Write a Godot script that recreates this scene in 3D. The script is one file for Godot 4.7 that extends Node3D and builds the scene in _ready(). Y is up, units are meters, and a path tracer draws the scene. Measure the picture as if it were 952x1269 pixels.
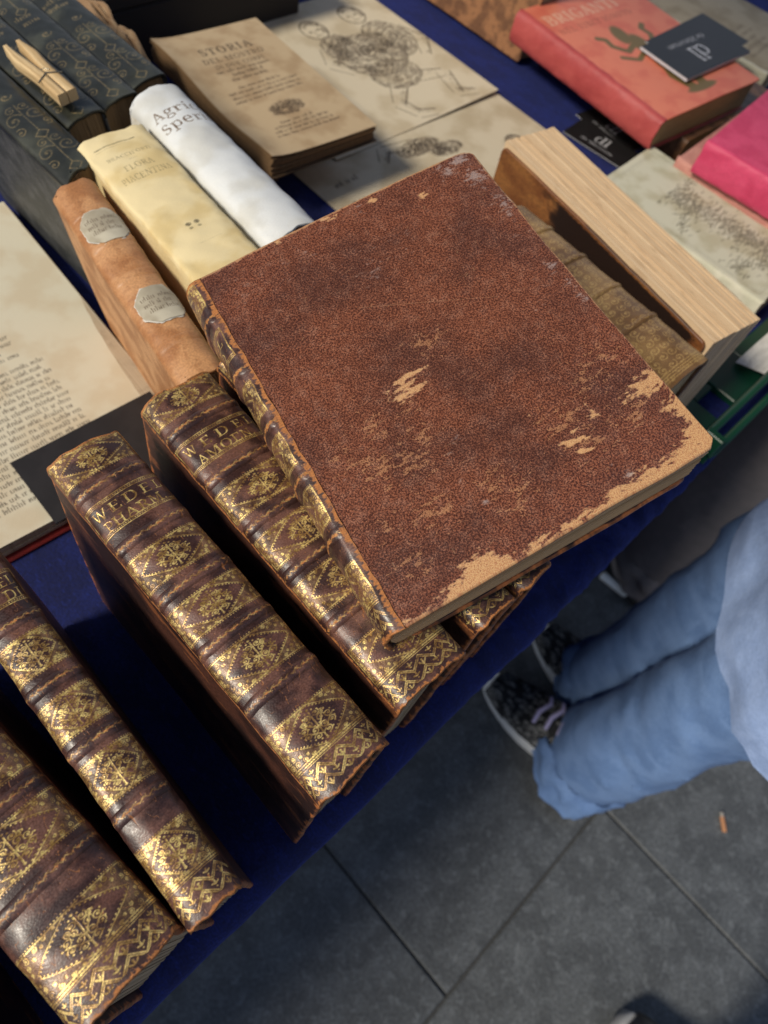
extends Node3D
# A second-hand book stall: old leather volumes standing spine up on a blue velvet cloth, seen from above.
# Units are metres. x runs along the table edge, z points to the customers, the table top is y = 0, the street is y = -0.75.

const FLOOR := -0.75
var rng := RandomNumberGenerator.new()
var font_rid: RID
var mat_cache := {}

# ------------------------------------------------------------------ naming
func numbered(parent: Node, base: String) -> String:
	if not parent.has_node(base):
		return base
	var i := 1
	while parent.has_node("%s_%03d" % [base, i]):
		i += 1
	return "%s_%03d" % [base, i]

func thing(called: String, label: String, category: String, at := Vector3.ZERO, group := "") -> Node3D:
	var o := Node3D.new()
	o.name = numbered(self, called)
	add_child(o)
	o.position = at
	o.set_meta("label", label)
	o.set_meta("category", category)
	if group != "":
		o.set_meta("group", group)
	return o

func part(called: String, b: MB, m: Material, parent: Node) -> MeshInstance3D:
	var o := MeshInstance3D.new()
	o.name = numbered(parent, called)
	o.mesh = b.build()
	o.material_override = m
	parent.add_child(o)
	return o

func structure(called: String, b: MB, m: Material) -> MeshInstance3D:
	var o := part(called, b, m, self)
	o.set_meta("kind", "structure")
	return o

# ------------------------------------------------------------------ mesh builder
class MB:
	var v := PackedVector3Array()
	var uv := PackedVector2Array()
	var idx := PackedInt32Array()
	var kinds := PackedInt32Array()      # which cloth a vertex belongs to, when a mesh has several
	func vert(p: Vector3, t := Vector2.ZERO) -> int:
		v.append(p)
		uv.append(t)
		return v.size() - 1
	func tri(a: int, b: int, c: int) -> void:      # counter-clockwise seen from outside
		idx.append(a)
		idx.append(b)
		idx.append(c)
	func quad(a: int, b: int, c: int, d: int) -> void:
		tri(a, b, c)
		tri(a, c, d)
	func quadp(a: Vector3, b: Vector3, c: Vector3, d: Vector3, ta := Vector2(0, 0), tb := Vector2(1, 0), tc := Vector2(1, 1), td := Vector2(0, 1)) -> void:
		var i := vert(a, ta)
		vert(b, tb)
		vert(c, tc)
		vert(d, td)
		quad(i, i + 1, i + 2, i + 3)
	# a grid of (nu+1) x (nv+1) points; f(u, v) -> Vector3; outside is dv x du
	func grid(nu: int, nv: int, f: Callable, t := Rect2(0, 0, 1, 1)) -> void:
		var s := v.size()
		for j in nv + 1:
			for i in nu + 1:
				var a := float(i) / nu
				var b := float(j) / nv
				vert(f.call(a, b), t.position + t.size * Vector2(a, b))
		for j in nv:
			for i in nu:
				var k := s + j * (nu + 1) + i
				quad(k, k + nu + 1, k + nu + 2, k + 1)
	# a box with chamfered edges
	func box(c: Vector3, size: Vector3, r := 0.0, k := 1.0, xf := Transform3D.IDENTITY) -> void:
		var h := size / 2.0
		r = minf(r, minf(h.x, minf(h.y, h.z)) * 0.9)
		var ids := {}
		for sx in [-1, 1]:
			for sy in [-1, 1]:
				for sz in [-1, 1]:
					for ax in 3:
						var p := Vector3(sx * (h.x - (0.0 if ax == 0 else r)), sy * (h.y - (0.0 if ax == 1 else r)), sz * (h.z - (0.0 if ax == 2 else r)))
						var q := c + p
						var t: Vector2
						if ax == 0:
							t = Vector2(q.z, q.y)
						elif ax == 1:
							t = Vector2(q.x, q.z)
						else:
							t = Vector2(q.x, q.y)
						ids[[sx, sy, sz, ax]] = vert(xf * q, t * k)
		var g := func(x, y, z, a): return ids[[x, y, z, a]]
		for s in [-1, 1]:
			_face([g.call(s, -1, -1, 0), g.call(s, 1, -1, 0), g.call(s, 1, 1, 0), g.call(s, -1, 1, 0)], s > 0)
			_face([g.call(-1, s, -1, 1), g.call(-1, s, 1, 1), g.call(1, s, 1, 1), g.call(1, s, -1, 1)], s > 0)
			_face([g.call(-1, -1, s, 2), g.call(1, -1, s, 2), g.call(1, 1, s, 2), g.call(-1, 1, s, 2)], s > 0)
		if r > 0.0:
			for s1 in [-1, 1]:
				for s2 in [-1, 1]:
					_face([g.call(s1, s2, -1, 0), g.call(s1, s2, -1, 1), g.call(s1, s2, 1, 1), g.call(s1, s2, 1, 0)], s1 * s2 > 0)
					_face([g.call(-1, s1, s2, 1), g.call(-1, s1, s2, 2), g.call(1, s1, s2, 2), g.call(1, s1, s2, 1)], s1 * s2 > 0)
					_face([g.call(s1, -1, s2, 2), g.call(s1, -1, s2, 0), g.call(s1, 1, s2, 0), g.call(s1, 1, s2, 2)], s1 * s2 > 0)
			for sx in [-1, 1]:
				for sy in [-1, 1]:
					for sz in [-1, 1]:
						var a: int = g.call(sx, sy, sz, 0)
						var b: int = g.call(sx, sy, sz, 1)
						var d: int = g.call(sx, sy, sz, 2)
						if sx * sy * sz > 0:
							tri(a, b, d)
						else:
							tri(a, d, b)
	func _face(f: Array, forward: bool) -> void:
		var i := []
		for a in f:
			i.append(vert(v[a], uv[a]))
		if forward:
			quad(i[0], i[1], i[2], i[3])
		else:
			quad(i[3], i[2], i[1], i[0])
	# a tube along a line of points with a radius each; closed ends
	func tube(pts: PackedVector3Array, rad: PackedFloat32Array, n := 8, flat := Vector2.ONE, up := Vector3.UP) -> void:
		var s := v.size()
		var m := pts.size()
		for k in m:
			var d := (pts[mini(k + 1, m - 1)] - pts[maxi(k - 1, 0)]).normalized()
			var side := d.cross(up)
			if side.length() < 0.01:
				side = d.cross(Vector3.RIGHT)
			side = side.normalized()
			var top := side.cross(d).normalized()
			for i in n:
				var a := TAU * i / n
				vert(pts[k] + (side * cos(a) * flat.x + top * sin(a) * flat.y) * rad[k], Vector2(float(i) / n, float(k) / m))
		for k in m - 1:
			for i in n:
				var j := (i + 1) % n
				quad(s + k * n + i, s + (k + 1) * n + i, s + (k + 1) * n + j, s + k * n + j)
		for e in 2:
			var b := s + (m - 1) * n * e
			var c := vert(pts[(m - 1) * e], Vector2(0.5, e))
			for i in n:
				var j := (i + 1) % n
				if e == 0:
					tri(c, b + i, b + j)
				else:
					tri(c, b + j, b + i)
	func build() -> ArrayMesh:
		var nor := PackedVector3Array()
		nor.resize(v.size())
		var fl := PackedInt32Array()
		fl.resize(idx.size())
		for k in range(0, idx.size(), 3):
			var a := idx[k]
			var b := idx[k + 1]
			var c := idx[k + 2]
			var n := (v[b] - v[a]).cross(v[c] - v[a])
			nor[a] += n
			nor[b] += n
			nor[c] += n
			fl[k] = a
			fl[k + 1] = c
			fl[k + 2] = b
		for k in nor.size():
			nor[k] = nor[k].normalized() if nor[k].length_squared() > 0.0 else Vector3.UP
		var arr := []
		arr.resize(Mesh.ARRAY_MAX)
		arr[Mesh.ARRAY_VERTEX] = v
		arr[Mesh.ARRAY_NORMAL] = nor
		arr[Mesh.ARRAY_TEX_UV] = uv
		var m := ArrayMesh.new()
		if kinds.is_empty():
			arr[Mesh.ARRAY_INDEX] = fl
			m.add_surface_from_arrays(Mesh.PRIMITIVE_TRIANGLES, arr)
			return m
		for q in 3:
			var some := PackedInt32Array()
			for k in range(0, fl.size(), 3):
				if kinds[fl[k]] == q:
					some.append_array(fl.slice(k, k + 3))
			arr[Mesh.ARRAY_INDEX] = some
			m.add_surface_from_arrays(Mesh.PRIMITIVE_TRIANGLES, arr)
		return m

# ------------------------------------------------------------------ ink and gold masks
class Mask:
	var w: int
	var h: int
	var s: float            # pixels per millimetre
	var d := PackedFloat32Array()
	func _init(wmm: float, hmm: float, scale: float) -> void:
		s = scale
		w = int(ceil(wmm * s))
		h = int(ceil(hmm * s))
		d.resize(w * h)
	func dot(x: float, y: float, r: float, val := 1.0) -> void:
		var cx := x * s
		var cy := y * s
		var rr := r * s
		for j in range(maxi(0, int(cy - rr - 1)), mini(h - 1, int(cy + rr + 1)) + 1):
			for i in range(maxi(0, int(cx - rr - 1)), mini(w - 1, int(cx + rr + 1)) + 1):
				var q := clampf(rr + 0.5 - Vector2(i + 0.5 - cx, j + 0.5 - cy).length(), 0.0, 1.0) * val
				if q > d[j * w + i]:
					d[j * w + i] = q
	func line(x0: float, y0: float, x1: float, y1: float, r: float, val := 1.0) -> void:
		var n := int(ceil(Vector2(x1 - x0, y1 - y0).length() / maxf(r * 0.8, 0.5 / s)))
		for k in n + 1:
			var t := float(k) / maxi(n, 1)
			dot(lerpf(x0, x1, t), lerpf(y0, y1, t), r, val)
	func path(p: PackedVector2Array, r: float, val := 1.0) -> void:
		for k in p.size() - 1:
			line(p[k].x, p[k].y, p[k + 1].x, p[k + 1].y, r, val)
	func curl(x: float, y: float, r: float, a0: float, turns: float, th: float, val := 1.0) -> void:
		var n := int(absf(turns) * 26.0) + 4
		var old := Vector2(x + cos(a0) * r, y + sin(a0) * r)
		for k in range(1, n + 1):
			var t := float(k) / n
			var a := a0 + TAU * turns * t
			var q := Vector2(x, y) + Vector2(cos(a), sin(a)) * r * (1.0 - 0.86 * t)
			line(old.x, old.y, q.x, q.y, th, val)
			old = q
		dot(x, y, th * 1.6, val)
	func rect(x0: float, y0: float, x1: float, y1: float, val := 1.0) -> void:
		for j in range(maxi(0, int(y0 * s)), mini(h, int(y1 * s))):
			for i in range(maxi(0, int(x0 * s)), mini(w, int(x1 * s))):
				d[j * w + i] = maxf(d[j * w + i], val)
	func blob(x: float, y: float, rx: float, ry: float, rot: float, val := 1.0) -> void:
		var m := maxf(rx, ry) * s
		for j in range(maxi(0, int(y * s - m)), mini(h, int(y * s + m) + 1)):
			for i in range(maxi(0, int(x * s - m)), mini(w, int(x * s + m) + 1)):
				var q := Vector2(i / s - x, j / s - y).rotated(-rot)
				var k := 1.0 - Vector2(q.x / rx, q.y / ry).length()
				if k > 0.0:
					d[j * w + i] = maxf(d[j * w + i], minf(1.0, k * 4.0) * val)

func glyph(m: Mask, ch: String, x: float, y: float, size: float, stretch := 1.0, val := 1.0) -> float:
	# x, y: baseline in mm, size in mm; returns the advance in mm
	var ts := TextServerManager.get_primary_interface()
	var px := 64
	var gi := ts.font_get_glyph_index(font_rid, px, ch.unicode_at(0), 0)
	ts.font_render_glyph(font_rid, Vector2i(px, 0), gi)
	var ti := ts.font_get_glyph_texture_idx(font_rid, Vector2i(px, 0), gi)
	var adv := ts.font_get_glyph_advance(font_rid, px, gi).x * size / px * stretch
	if ti < 0:
		return adv
	var im := ts.font_get_texture_image(font_rid, Vector2i(px, 0), ti)
	var r := ts.font_get_glyph_uv_rect(font_rid, Vector2i(px, 0), gi)
	var off := ts.font_get_glyph_offset(font_rid, Vector2i(px, 0), gi)
	var k := size / px
	var x0 := x + off.x * k * stretch
	var y0 := y + off.y * k
	for j in range(maxi(0, int(y0 * m.s)), mini(m.h, int((y0 + r.size.y * k) * m.s) + 1)):
		for i in range(maxi(0, int(x0 * m.s)), mini(m.w, int((x0 + r.size.x * k * stretch) * m.s) + 1)):
			var gx := int(((i + 0.5) / m.s - x0) / (k * stretch))
			var gy := int(((j + 0.5) / m.s - y0) / k)
			if gx >= 0 and gy >= 0 and gx < int(r.size.x) and gy < int(r.size.y):
				var a := im.get_pixel(int(r.position.x) + gx, int(r.position.y) + gy).a
				m.d[j * m.w + i] = maxf(m.d[j * m.w + i], a * val)
	return adv

func text(m: Mask, what: String, x: float, y: float, size: float, align := 0.5, gap := 0.0, stretch := 1.0, val := 1.0) -> void:
	var ts := TextServerManager.get_primary_interface()
	var total := 0.0
	for c in what:
		total += ts.font_get_glyph_advance(font_rid, 64, ts.font_get_glyph_index(font_rid, 64, c.unicode_at(0), 0)).x * size / 64.0 * stretch + gap
	x -= (total - gap) * align
	for c in what:
		x += glyph(m, c, x, y, size, stretch, val) + gap

func noise(w: int, h: int, freq: float, oct: int, sd: int, sx := 1.0, sy := 1.0) -> PackedByteArray:
	# noise in bytes, normalised; sx, sy stretch the grain
	var n := FastNoiseLite.new()
	n.seed = sd
	n.frequency = freq
	n.fractal_octaves = oct
	n.noise_type = FastNoiseLite.TYPE_SIMPLEX_SMOOTH
	var im := n.get_image(maxi(4, int(w / sx)), maxi(4, int(h / sy)), false, false, true)
	if sx != 1.0 or sy != 1.0:
		im.resize(w, h, Image.INTERPOLATE_CUBIC)
	return im.get_data()

func tex(w: int, h: int, bytes: PackedByteArray, fmt := Image.FORMAT_RGB8) -> ImageTexture:
	var im := Image.create_from_data(w, h, false, fmt, bytes)
	return ImageTexture.create_from_image(im)

func lin(r: float, g: float, b: float) -> Color:
	return Color(r, g, b).linear_to_srgb()

func plain(called: String, c: Color, rough := 0.7, metal := 0.0) -> StandardMaterial3D:
	var m := StandardMaterial3D.new()
	m.resource_name = called
	m.albedo_color = c
	m.roughness = rough
	m.metallic = metal
	return m

# a mottled, grained surface from computed noise, repeated by uv or triplanar
func grained(called: String, a: Color, b: Color, c: Color, rough: float, relief: float, sd: int, freq := 0.02, speck := 0.3, size := 256, sx := 1.0, sy := 1.0) -> StandardMaterial3D:
	var n1 := noise(size, size, freq, 4, sd, sx, sy)
	var n2 := noise(size, size, 0.25, 2, sd + 7, sx, sy)
	var n3 := noise(size, size, 0.06, 3, sd + 13, sx, sy)
	var out := PackedByteArray()
	out.resize(size * size * 3)
	var hh := PackedByteArray()
	hh.resize(size * size)
	for i in size * size:
		var k := n1[i] / 255.0
		var f := n2[i] / 255.0
		var q := a.lerp(b, smoothstep(0.3, 0.7, k)).lerp(c, smoothstep(0.62, 0.8, n3[i] / 255.0) * speck)
		var e := 1.0 + (f - 0.5) * speck
		out[i * 3] = clampi(int(q.r * 255.0 * e), 0, 255)
		out[i * 3 + 1] = clampi(int(q.g * 255.0 * e), 0, 255)
		out[i * 3 + 2] = clampi(int(q.b * 255.0 * e), 0, 255)
		hh[i] = int(n2[i] * 0.5 + n3[i] * 0.5)
	var m := StandardMaterial3D.new()
	m.resource_name = called
	m.albedo_texture = tex(size, size, out)
	m.roughness = rough
	if relief > 0.0:
		m.heightmap_enabled = true
		if not mat_cache.has("grain"):      # one fine relief serves all plain surfaces
			mat_cache["grain"] = tex(size, size, hh, Image.FORMAT_L8)
		m.heightmap_texture = mat_cache["grain"]
		m.heightmap_scale = relief
	return m

func triplanar(m: StandardMaterial3D, k: float, world := false) -> StandardMaterial3D:
	m.uv1_triplanar = true
	m.uv1_world_triplanar = world
	m.uv1_scale = Vector3(k, k, k)
	return m

# ink on paper
func printed(called: String, m: Mask, paper: Color, stain: Color, ink: Color, sd: int, rough := 0.85, ink2 = null, fiber := 0.06) -> StandardMaterial3D:
	var n1 := noise(m.w, m.h, 0.006, 4, sd)
	var n2 := noise(m.w, m.h, 0.3, 2, sd + 3)
	var n3 := noise(m.w, m.h, 0.09, 3, sd + 5)
	var out := PackedByteArray()
	out.resize(m.w * m.h * 3)
	for i in m.w * m.h:
		var p := paper.lerp(stain, smoothstep(0.35, 0.85, n1[i] / 255.0))
		var e := 1.0 + (n2[i] / 255.0 - 0.5) * fiber
		var k := m.d[i]
		if k > 1.0 and ink2 != null:
			p = p.lerp(ink2, minf(1.0, k - 1.0))
		elif k > 0.0:
			p = p.lerp(ink, k * clampf(0.75 + (n3[i] / 255.0 - 0.5) * 1.1, 0.2, 1.0))
		out[i * 3] = clampi(int(p.r * 255.0 * e), 0, 255)
		out[i * 3 + 1] = clampi(int(p.g * 255.0 * e), 0, 255)
		out[i * 3 + 2] = clampi(int(p.b * 255.0 * e), 0, 255)
	var t := StandardMaterial3D.new()
	t.resource_name = called
	t.albedo_texture = tex(m.w, m.h, out)
	t.roughness = rough
	return t

func word_lines(m: Mask, x0: float, x1: float, y0: float, y1: float, step: float, th: float, center := false) -> void:
	var y := y0
	while y < y1:
		var a := x0
		var b := x1
		if center:
			var c := (x0 + x1) / 2.0
			var q := (x1 - x0) / 2.0 * rng.randf_range(0.35, 1.0)
			a = c - q
			b = c + q
		elif rng.randf() < 0.14:
			b = lerpf(x0, x1, rng.randf_range(0.3, 0.9))
		elif rng.randf() < 0.16:
			a = x0 + (x1 - x0) * 0.06
		var x := a
		while x < b - th:
			var n := rng.randi_range(2, 9)
			for k in n:
				if x > b:
					break
				# letter-like strokes
				var hh := th * (1.7 if rng.randf() < 0.25 else 1.0)
				m.line(x, y, x, y - hh, th * 0.17, 0.8)
				if rng.randf() < 0.6:
					m.line(x, y - th * (1.0 if rng.randf() < 0.5 else 0.0), x + th * 0.5, y - th * (1.0 if rng.randf() < 0.6 else 0.0), th * 0.14, 0.7)
				x += th * 0.72
			x += th * 0.8
		y += step

# ------------------------------------------------------------------ gilt spines
func fleuron(m: Mask, cx: float, cy: float, w: float, h: float) -> void:
	# a lozenge of curling branches; its foot points to the tail of the book
	var t := 0.25
	m.line(cx, cy + h * 0.5, cx, cy - h * 0.42, t * 1.2)
	m.dot(cx, cy - h * 0.5, 0.5)
	m.dot(cx, cy + h * 0.52, 0.5)
	for s in [-1.0, 1.0]:
		for q in [[0.13, -0.30, 0.085, 1.0], [0.17, -0.10, 0.10, -1.0], [0.38, -0.05, 0.10, 1.0], [0.15, 0.13, 0.095, 1.0], [0.37, 0.16, 0.085, -1.0], [0.16, 0.33, 0.085, -1.0], [0.27, -0.22, 0.07, -1.0]]:
			m.curl(cx + s * w * q[0], cy + h * q[1], w * q[2] * 1.25, (0.6 if s > 0 else PI - 0.6) + q[1] * 3.0, 1.4 * s * q[3], t)
		m.path(PackedVector2Array([Vector2(cx, cy + h * 0.34), Vector2(cx + s * w * 0.18, cy + h * 0.22), Vector2(cx + s * w * 0.42, cy + h * 0.02)]), t * 1.15)
		m.path(PackedVector2Array([Vector2(cx, cy + h * 0.14), Vector2(cx + s * w * 0.14, cy - h * 0.02), Vector2(cx + s * w * 0.30, cy - h * 0.26)]), t * 1.15)
		for q in [[0.10, -0.44], [0.22, -0.36], [0.36, -0.25], [0.48, -0.12], [0.53, 0.02], [0.48, 0.13], [0.40, 0.27], [0.28, 0.36], [0.13, 0.45], [0.07, 0.02]]:
			m.dot(cx + s * w * q[0], cy + h * q[1], 0.36)

func corner_scroll(m: Mask, x: float, y: float, sx: float, sy: float, w: float, h: float) -> void:
	# lacework that fills the triangle between a panel corner and the empty lozenge
	var t := 0.25
	var lz := 0.70      # the lozenge's half width as a share of the panel's
	for q in [[0.10, 0.20, 0.165, 1.0], [0.10, 0.55, 0.15, -1.0], [0.30, 0.18, 0.15, -1.0], [0.09, 0.86, 0.11, 1.0], [0.25, 0.50, 0.12, 1.0], [0.49, 0.14, 0.12, 1.0], [0.20, 0.76, 0.085, -1.0], [0.42, 0.38, 0.085, -1.0], [0.66, 0.10, 0.085, -1.0], [0.58, 0.25, 0.06, 1.0], [0.80, 0.07, 0.055, 1.0]]:
		m.curl(x + sx * w * q[0], y + sy * h * q[1], h * q[2], q[0] * 9.0, 1.5 * sx * sy * q[3], t)
	# scalloped edge along the lozenge
	var n := 12
	for k in n + 1:
		var a := float(k) / n
		m.dot(x + sx * w * lerpf(1.0 - lz + 0.02, 0.98, a), y + sy * h * lerpf(0.97, 0.05, a), 0.36)
		if k < n:
			m.line(x + sx * w * lerpf(1.0 - lz - 0.02, 0.94, a), y + sy * h * lerpf(0.95, 0.03, a), x + sx * w * lerpf(1.0 - lz - 0.02, 0.94, a + 1.0 / n), y + sy * h * lerpf(0.95, 0.03, a + 1.0 / n), 0.26)
	# between the curls the leather is hatched with fine gold up to a straight edge
	for j in range(int(minf(y, y + sy * h) * m.s), int(maxf(y, y + sy * h) * m.s) + 1):
		for i in range(maxi(0, int(minf(x, x + sx * w) * m.s)), mini(m.w, int(maxf(x, x + sx * w) * m.s) + 1)):
			var a := absf(i / m.s - x) / w
			var c := absf(j / m.s - y) / h
			if (1.0 - a) / lz + 1.0 - c > 1.06 and j >= 0 and j < m.h:
				m.d[j * m.w + i] = maxf(m.d[j * m.w + i], 0.36 if (i + j * 2) % 5 < 3 else 0.12)

func ornament_panel(m: Mask, x0: float, x1: float, y0: float, y1: float) -> void:
	for y in [y0, y1]:
		m.line(x0, y, x1, y, 0.36)
	for x in [x0, x1]:
		m.line(x, y0, x, y1, 0.45)
	var k := x0
	while k < x1:
		m.dot(k, y0 - 0.8, 0.3)
		m.dot(k, y1 + 0.8, 0.3)
		k += 1.05
	var w := (x1 - x0) / 2.0
	var h := (y1 - y0) / 2.0
	corner_scroll(m, x0, y0, 1, 1, w, h)
	corner_scroll(m, x1, y0, -1, 1, w, h)
	corner_scroll(m, x0, y1, 1, -1, w, h)
	corner_scroll(m, x1, y1, -1, -1, w, h)
	fleuron(m, (x0 + x1) / 2.0, (y0 + y1) / 2.0, minf(w * 0.92, h * 1.35), h * 1.5)

func zigzag(m: Mask, x0: float, x1: float, y0: float, y1: float) -> void:
	# two rows of parallel chevrons with palmettes in their bays
	m.line(x0, y0, x1, y0, 0.36)
	m.line(x0, y0 + 0.9, x1, y0 + 0.9, 0.18)
	var n := maxi(2, int(round((x1 - x0) / 8.5)))
	var st := (x1 - x0) / n
	var h := y1 - y0
	for row in 2:
		var yb := y0 + h * (0.56 + 0.44 * row)
		for k in n:
			var xa := x0 + st * k
			for o in [0.0, 0.95]:
				m.line(xa, yb - o, xa + st / 2, yb - h * 0.34 - o, 0.27)
				m.line(xa + st / 2, yb - h * 0.34 - o, xa + st, yb - o, 0.27)
			for s in [-1.0, 0.0, 1.0]:
				m.line(xa + st / 2, yb - h * 0.02, xa + st / 2 + s * st * 0.16, yb - h * 0.15, 0.36)
				m.line(xa, yb - h * 0.30, xa + s * st * 0.13, yb - h * (0.40 if s == 0.0 else 0.34), 0.34)
			m.dot(xa + st / 2, yb - h * 0.20, 0.42)
			m.dot(xa, yb - h * 0.22, 0.3)

func gilt_spine(called: String, wmm: float, l1: String, l2: String, sd: int, keep := 0.5, bare := 0.0) -> StandardMaterial3D:
	var L := 210.0
	var m := Mask.new(wmm, L, 4.6)
	var a := 2.6
	var b := wmm - 2.6
	for q in [[1.6, 18.0], [69.0, 87.0], [101.5, 119.0], [132.5, 151.5], [173.5, 192.5]]:
		ornament_panel(m, a, b, q[0], q[1])
	zigzag(m, a, b, 193.6, 206.5)
	# title
	for y in [33.6, 52.0]:
		m.line(a, y, b, y, 0.24)
		m.line(a, y + (1.7 if y < 40 else -1.7), b, y + (1.7 if y < 40 else -1.7), 0.2)
		var x := a
		while x < b:
			m.dot(x, y + (0.85 if y < 40 else -0.85), 0.32)
			x += 0.95
	m.line(a, 33.6, a, 52.0, 0.4)
	m.line(b, 33.6, b, 52.0, 0.4)
	var fit := (b - a - 2.0) / 5.0
	text(m, l1, wmm / 2, 42.6, 7.6, 0.5, maxf(0.2, fit - 6.4), minf(1.0, fit / 6.4), 1.3)
	text(m, l2, wmm / 2 if l2.length() > 2 else wmm * 0.72, 50.2, 7.4, 0.5, 0.1, minf(0.9, (b - a - 5.0) / (maxi(l2.length(), 3) * 5.8)), 1.3)
	# a gilt roll along each raised band
	for y in [25.5, 60.5, 94.2, 126.0, 159.0]:
		var x := a
		var fl := 1.0
		while x < b:
			m.line(x, y + 0.7 * fl, x + 1.5, y - 0.7 * fl, 0.26, 0.7)
			m.dot(x + 0.8, y + 0.9 * fl, 0.25, 0.7)
			fl = -fl
			x += 1.5
	var w := m.w
	var h := m.h
	var n1 := noise(w, h, 0.012, 4, sd)
	var n2 := noise(w, h, 0.22, 3, sd + 1)
	var n3 := noise(w, h, 0.035, 4, sd + 2)
	var n4 := noise(w, h, 0.09, 4, sd + 3)
	var n5 := noise(w, h, 0.05, 2, sd + 4, 1.0, 5.0)
	var alb := PackedByteArray()
	alb.resize(w * h * 3)
	var orm := PackedByteArray()
	orm.resize(w * h * 3)
	var hei := PackedByteArray()
	hei.resize(w * h)
	var dark := Color(0.22, 0.135, 0.12)
	var mid := Color(0.42, 0.285, 0.24)
	var worn := Color(0.66, 0.42, 0.22)
	var gold := Color(0.90, 0.79, 0.49)
	var dull := Color(0.64, 0.50, 0.28)
	for j in h:
		var y := j / m.s
		var band := 0.0
		for q in [25.5, 60.5, 94.2, 126.0, 159.0]:
			band = maxf(band, 1.0 - absf(y - q) / 2.0)
		var ends := maxf(0.0, 1.0 - minf(y, L - y) / 3.5)
		for i in w:
			var k := j * w + i
			var x := float(i) / w
			var c := dark.lerp(mid, smoothstep(0.3, 0.75, n1[k] / 255.0))
			var g := n2[k] / 255.0 - 0.5
			var edge := maxf(0.0, 1.0 - minf(x, 1.0 - x) * 16.0)
			var we := maxf(band * 0.62, maxf(ends * 0.8, edge * 0.8))
			we = smoothstep(0.42, 0.62, we * (0.45 + n4[k] / 255.0) + (n3[k] / 255.0 - 0.6) * 0.25 + bare * (n4[k] / 255.0 + 0.2))
			var crack := 1.0 - smoothstep(0.0, 0.018, absf(n5[k] / 255.0 - 0.5))
			crack *= smoothstep(0.44, 0.58, n3[k] / 255.0) * 0.8
			c = c.lerp(worn, clampf(we + crack, 0.0, 1.0))
			var au := minf(1.0, m.d[k] * smoothstep(0.24 - keep * 0.2, 0.56 - keep * 0.2, n4[k] / 255.0 * 0.6 + n3[k] / 255.0 * 0.5)) * (1.0 - we * 0.5) * (1.0 if y > 32.0 and y < 53.5 else 0.8 + 0.2 * smoothstep(0.25, 0.48, n1[k] / 255.0))
			c = c.lerp(dull.lerp(gold, smoothstep(0.3, 0.7, n3[k] / 255.0)), au)
			var e := 1.0 + g * 0.45
			alb[k * 3] = clampi(int(c.r * 255.0 * e), 0, 255)
			alb[k * 3 + 1] = clampi(int(c.g * 255.0 * e), 0, 255)
			alb[k * 3 + 2] = clampi(int(c.b * 255.0 * e), 0, 255)
			orm[k * 3] = 255
			orm[k * 3 + 1] = clampi(int((0.44 + g * 0.3 + we * 0.35 - au * 0.06 + (n3[k] / 255.0 - 0.5) * 0.2) * 255.0), 30, 250)
			orm[k * 3 + 2] = clampi(int(au * 0.5 * 255.0), 0, 255)
			hei[k] = clampi(int(128.0 + g * 70.0 - m.d[k] * 60.0 - crack * 90.0 - we * 25.0), 0, 255)
	var t := StandardMaterial3D.new()
	t.resource_name = called
	t.albedo_texture = tex(w, h, alb)
	var o := tex(w, h, orm)
	t.roughness_texture = o
	t.roughness_texture_channel = BaseMaterial3D.TEXTURE_CHANNEL_GREEN
	t.roughness = 1.0
	t.metallic_texture = o
	t.metallic_texture_channel = BaseMaterial3D.TEXTURE_CHANNEL_BLUE
	t.metallic = 1.0
	t.heightmap_enabled = true
	t.heightmap_texture = tex(w, h, hei, Image.FORMAT_L8)
	t.heightmap_scale = 0.028
	t.clearcoat_enabled = true
	t.clearcoat = 0.15
	t.clearcoat_roughness = 0.3
	return t

# calf leather of the boards: u = 0 at the joint, 1 at the fore-edge; v = 0 at the head
func calf_board(called: String, sd: int) -> StandardMaterial3D:
	var w := 256
	var h := 320
	var n1 := noise(w, h, 0.012, 4, sd)
	var n2 := noise(w, h, 0.28, 3, sd + 1)
	var n3 := noise(w, h, 0.05, 4, sd + 2)
	var n4 := noise(w, h, 0.03, 4, sd + 3, 1.0, 4.0)
	var alb := PackedByteArray()
	alb.resize(w * h * 3)
	var hei := PackedByteArray()
	hei.resize(w * h)
	for j in h:
		for i in w:
			var k := j * w + i
			var u := float(i) / w
			var v := float(j) / h
			var c := Color(0.16, 0.095, 0.085).lerp(Color(0.30, 0.18, 0.14), smoothstep(0.3, 0.7, n1[k] / 255.0))
			var e := maxf(maxf(1.0 - u / 0.05, 1.0 - (1.0 - u) / 0.03), 1.0 - minf(v, 1.0 - v) / 0.022)
			var we := smoothstep(0.35, 0.6, maxf(e, 0.0) * 0.75 + (n3[k] / 255.0 - 0.62) * 0.8)
			we = maxf(we, smoothstep(0.74, 0.82, n4[k] / 255.0) * 0.5)
			c = c.lerp(Color(0.66, 0.40, 0.22), we)
			var f := 1.0 + (n2[k] / 255.0 - 0.5) * 0.5
			alb[k * 3] = clampi(int(c.r * 255.0 * f), 0, 255)
			alb[k * 3 + 1] = clampi(int(c.g * 255.0 * f), 0, 255)
			alb[k * 3 + 2] = clampi(int(c.b * 255.0 * f), 0, 255)
			hei[k] = clampi(int(n2[k] * 0.5 + 60.0 - we * 50.0), 0, 255)
	var t := StandardMaterial3D.new()
	t.resource_name = called
	t.albedo_texture = tex(w, h, alb)
	t.roughness = 0.48
	t.heightmap_enabled = true
	t.heightmap_texture = tex(w, h, hei, Image.FORMAT_L8)
	t.heightmap_scale = 0.03
	return t

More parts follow.
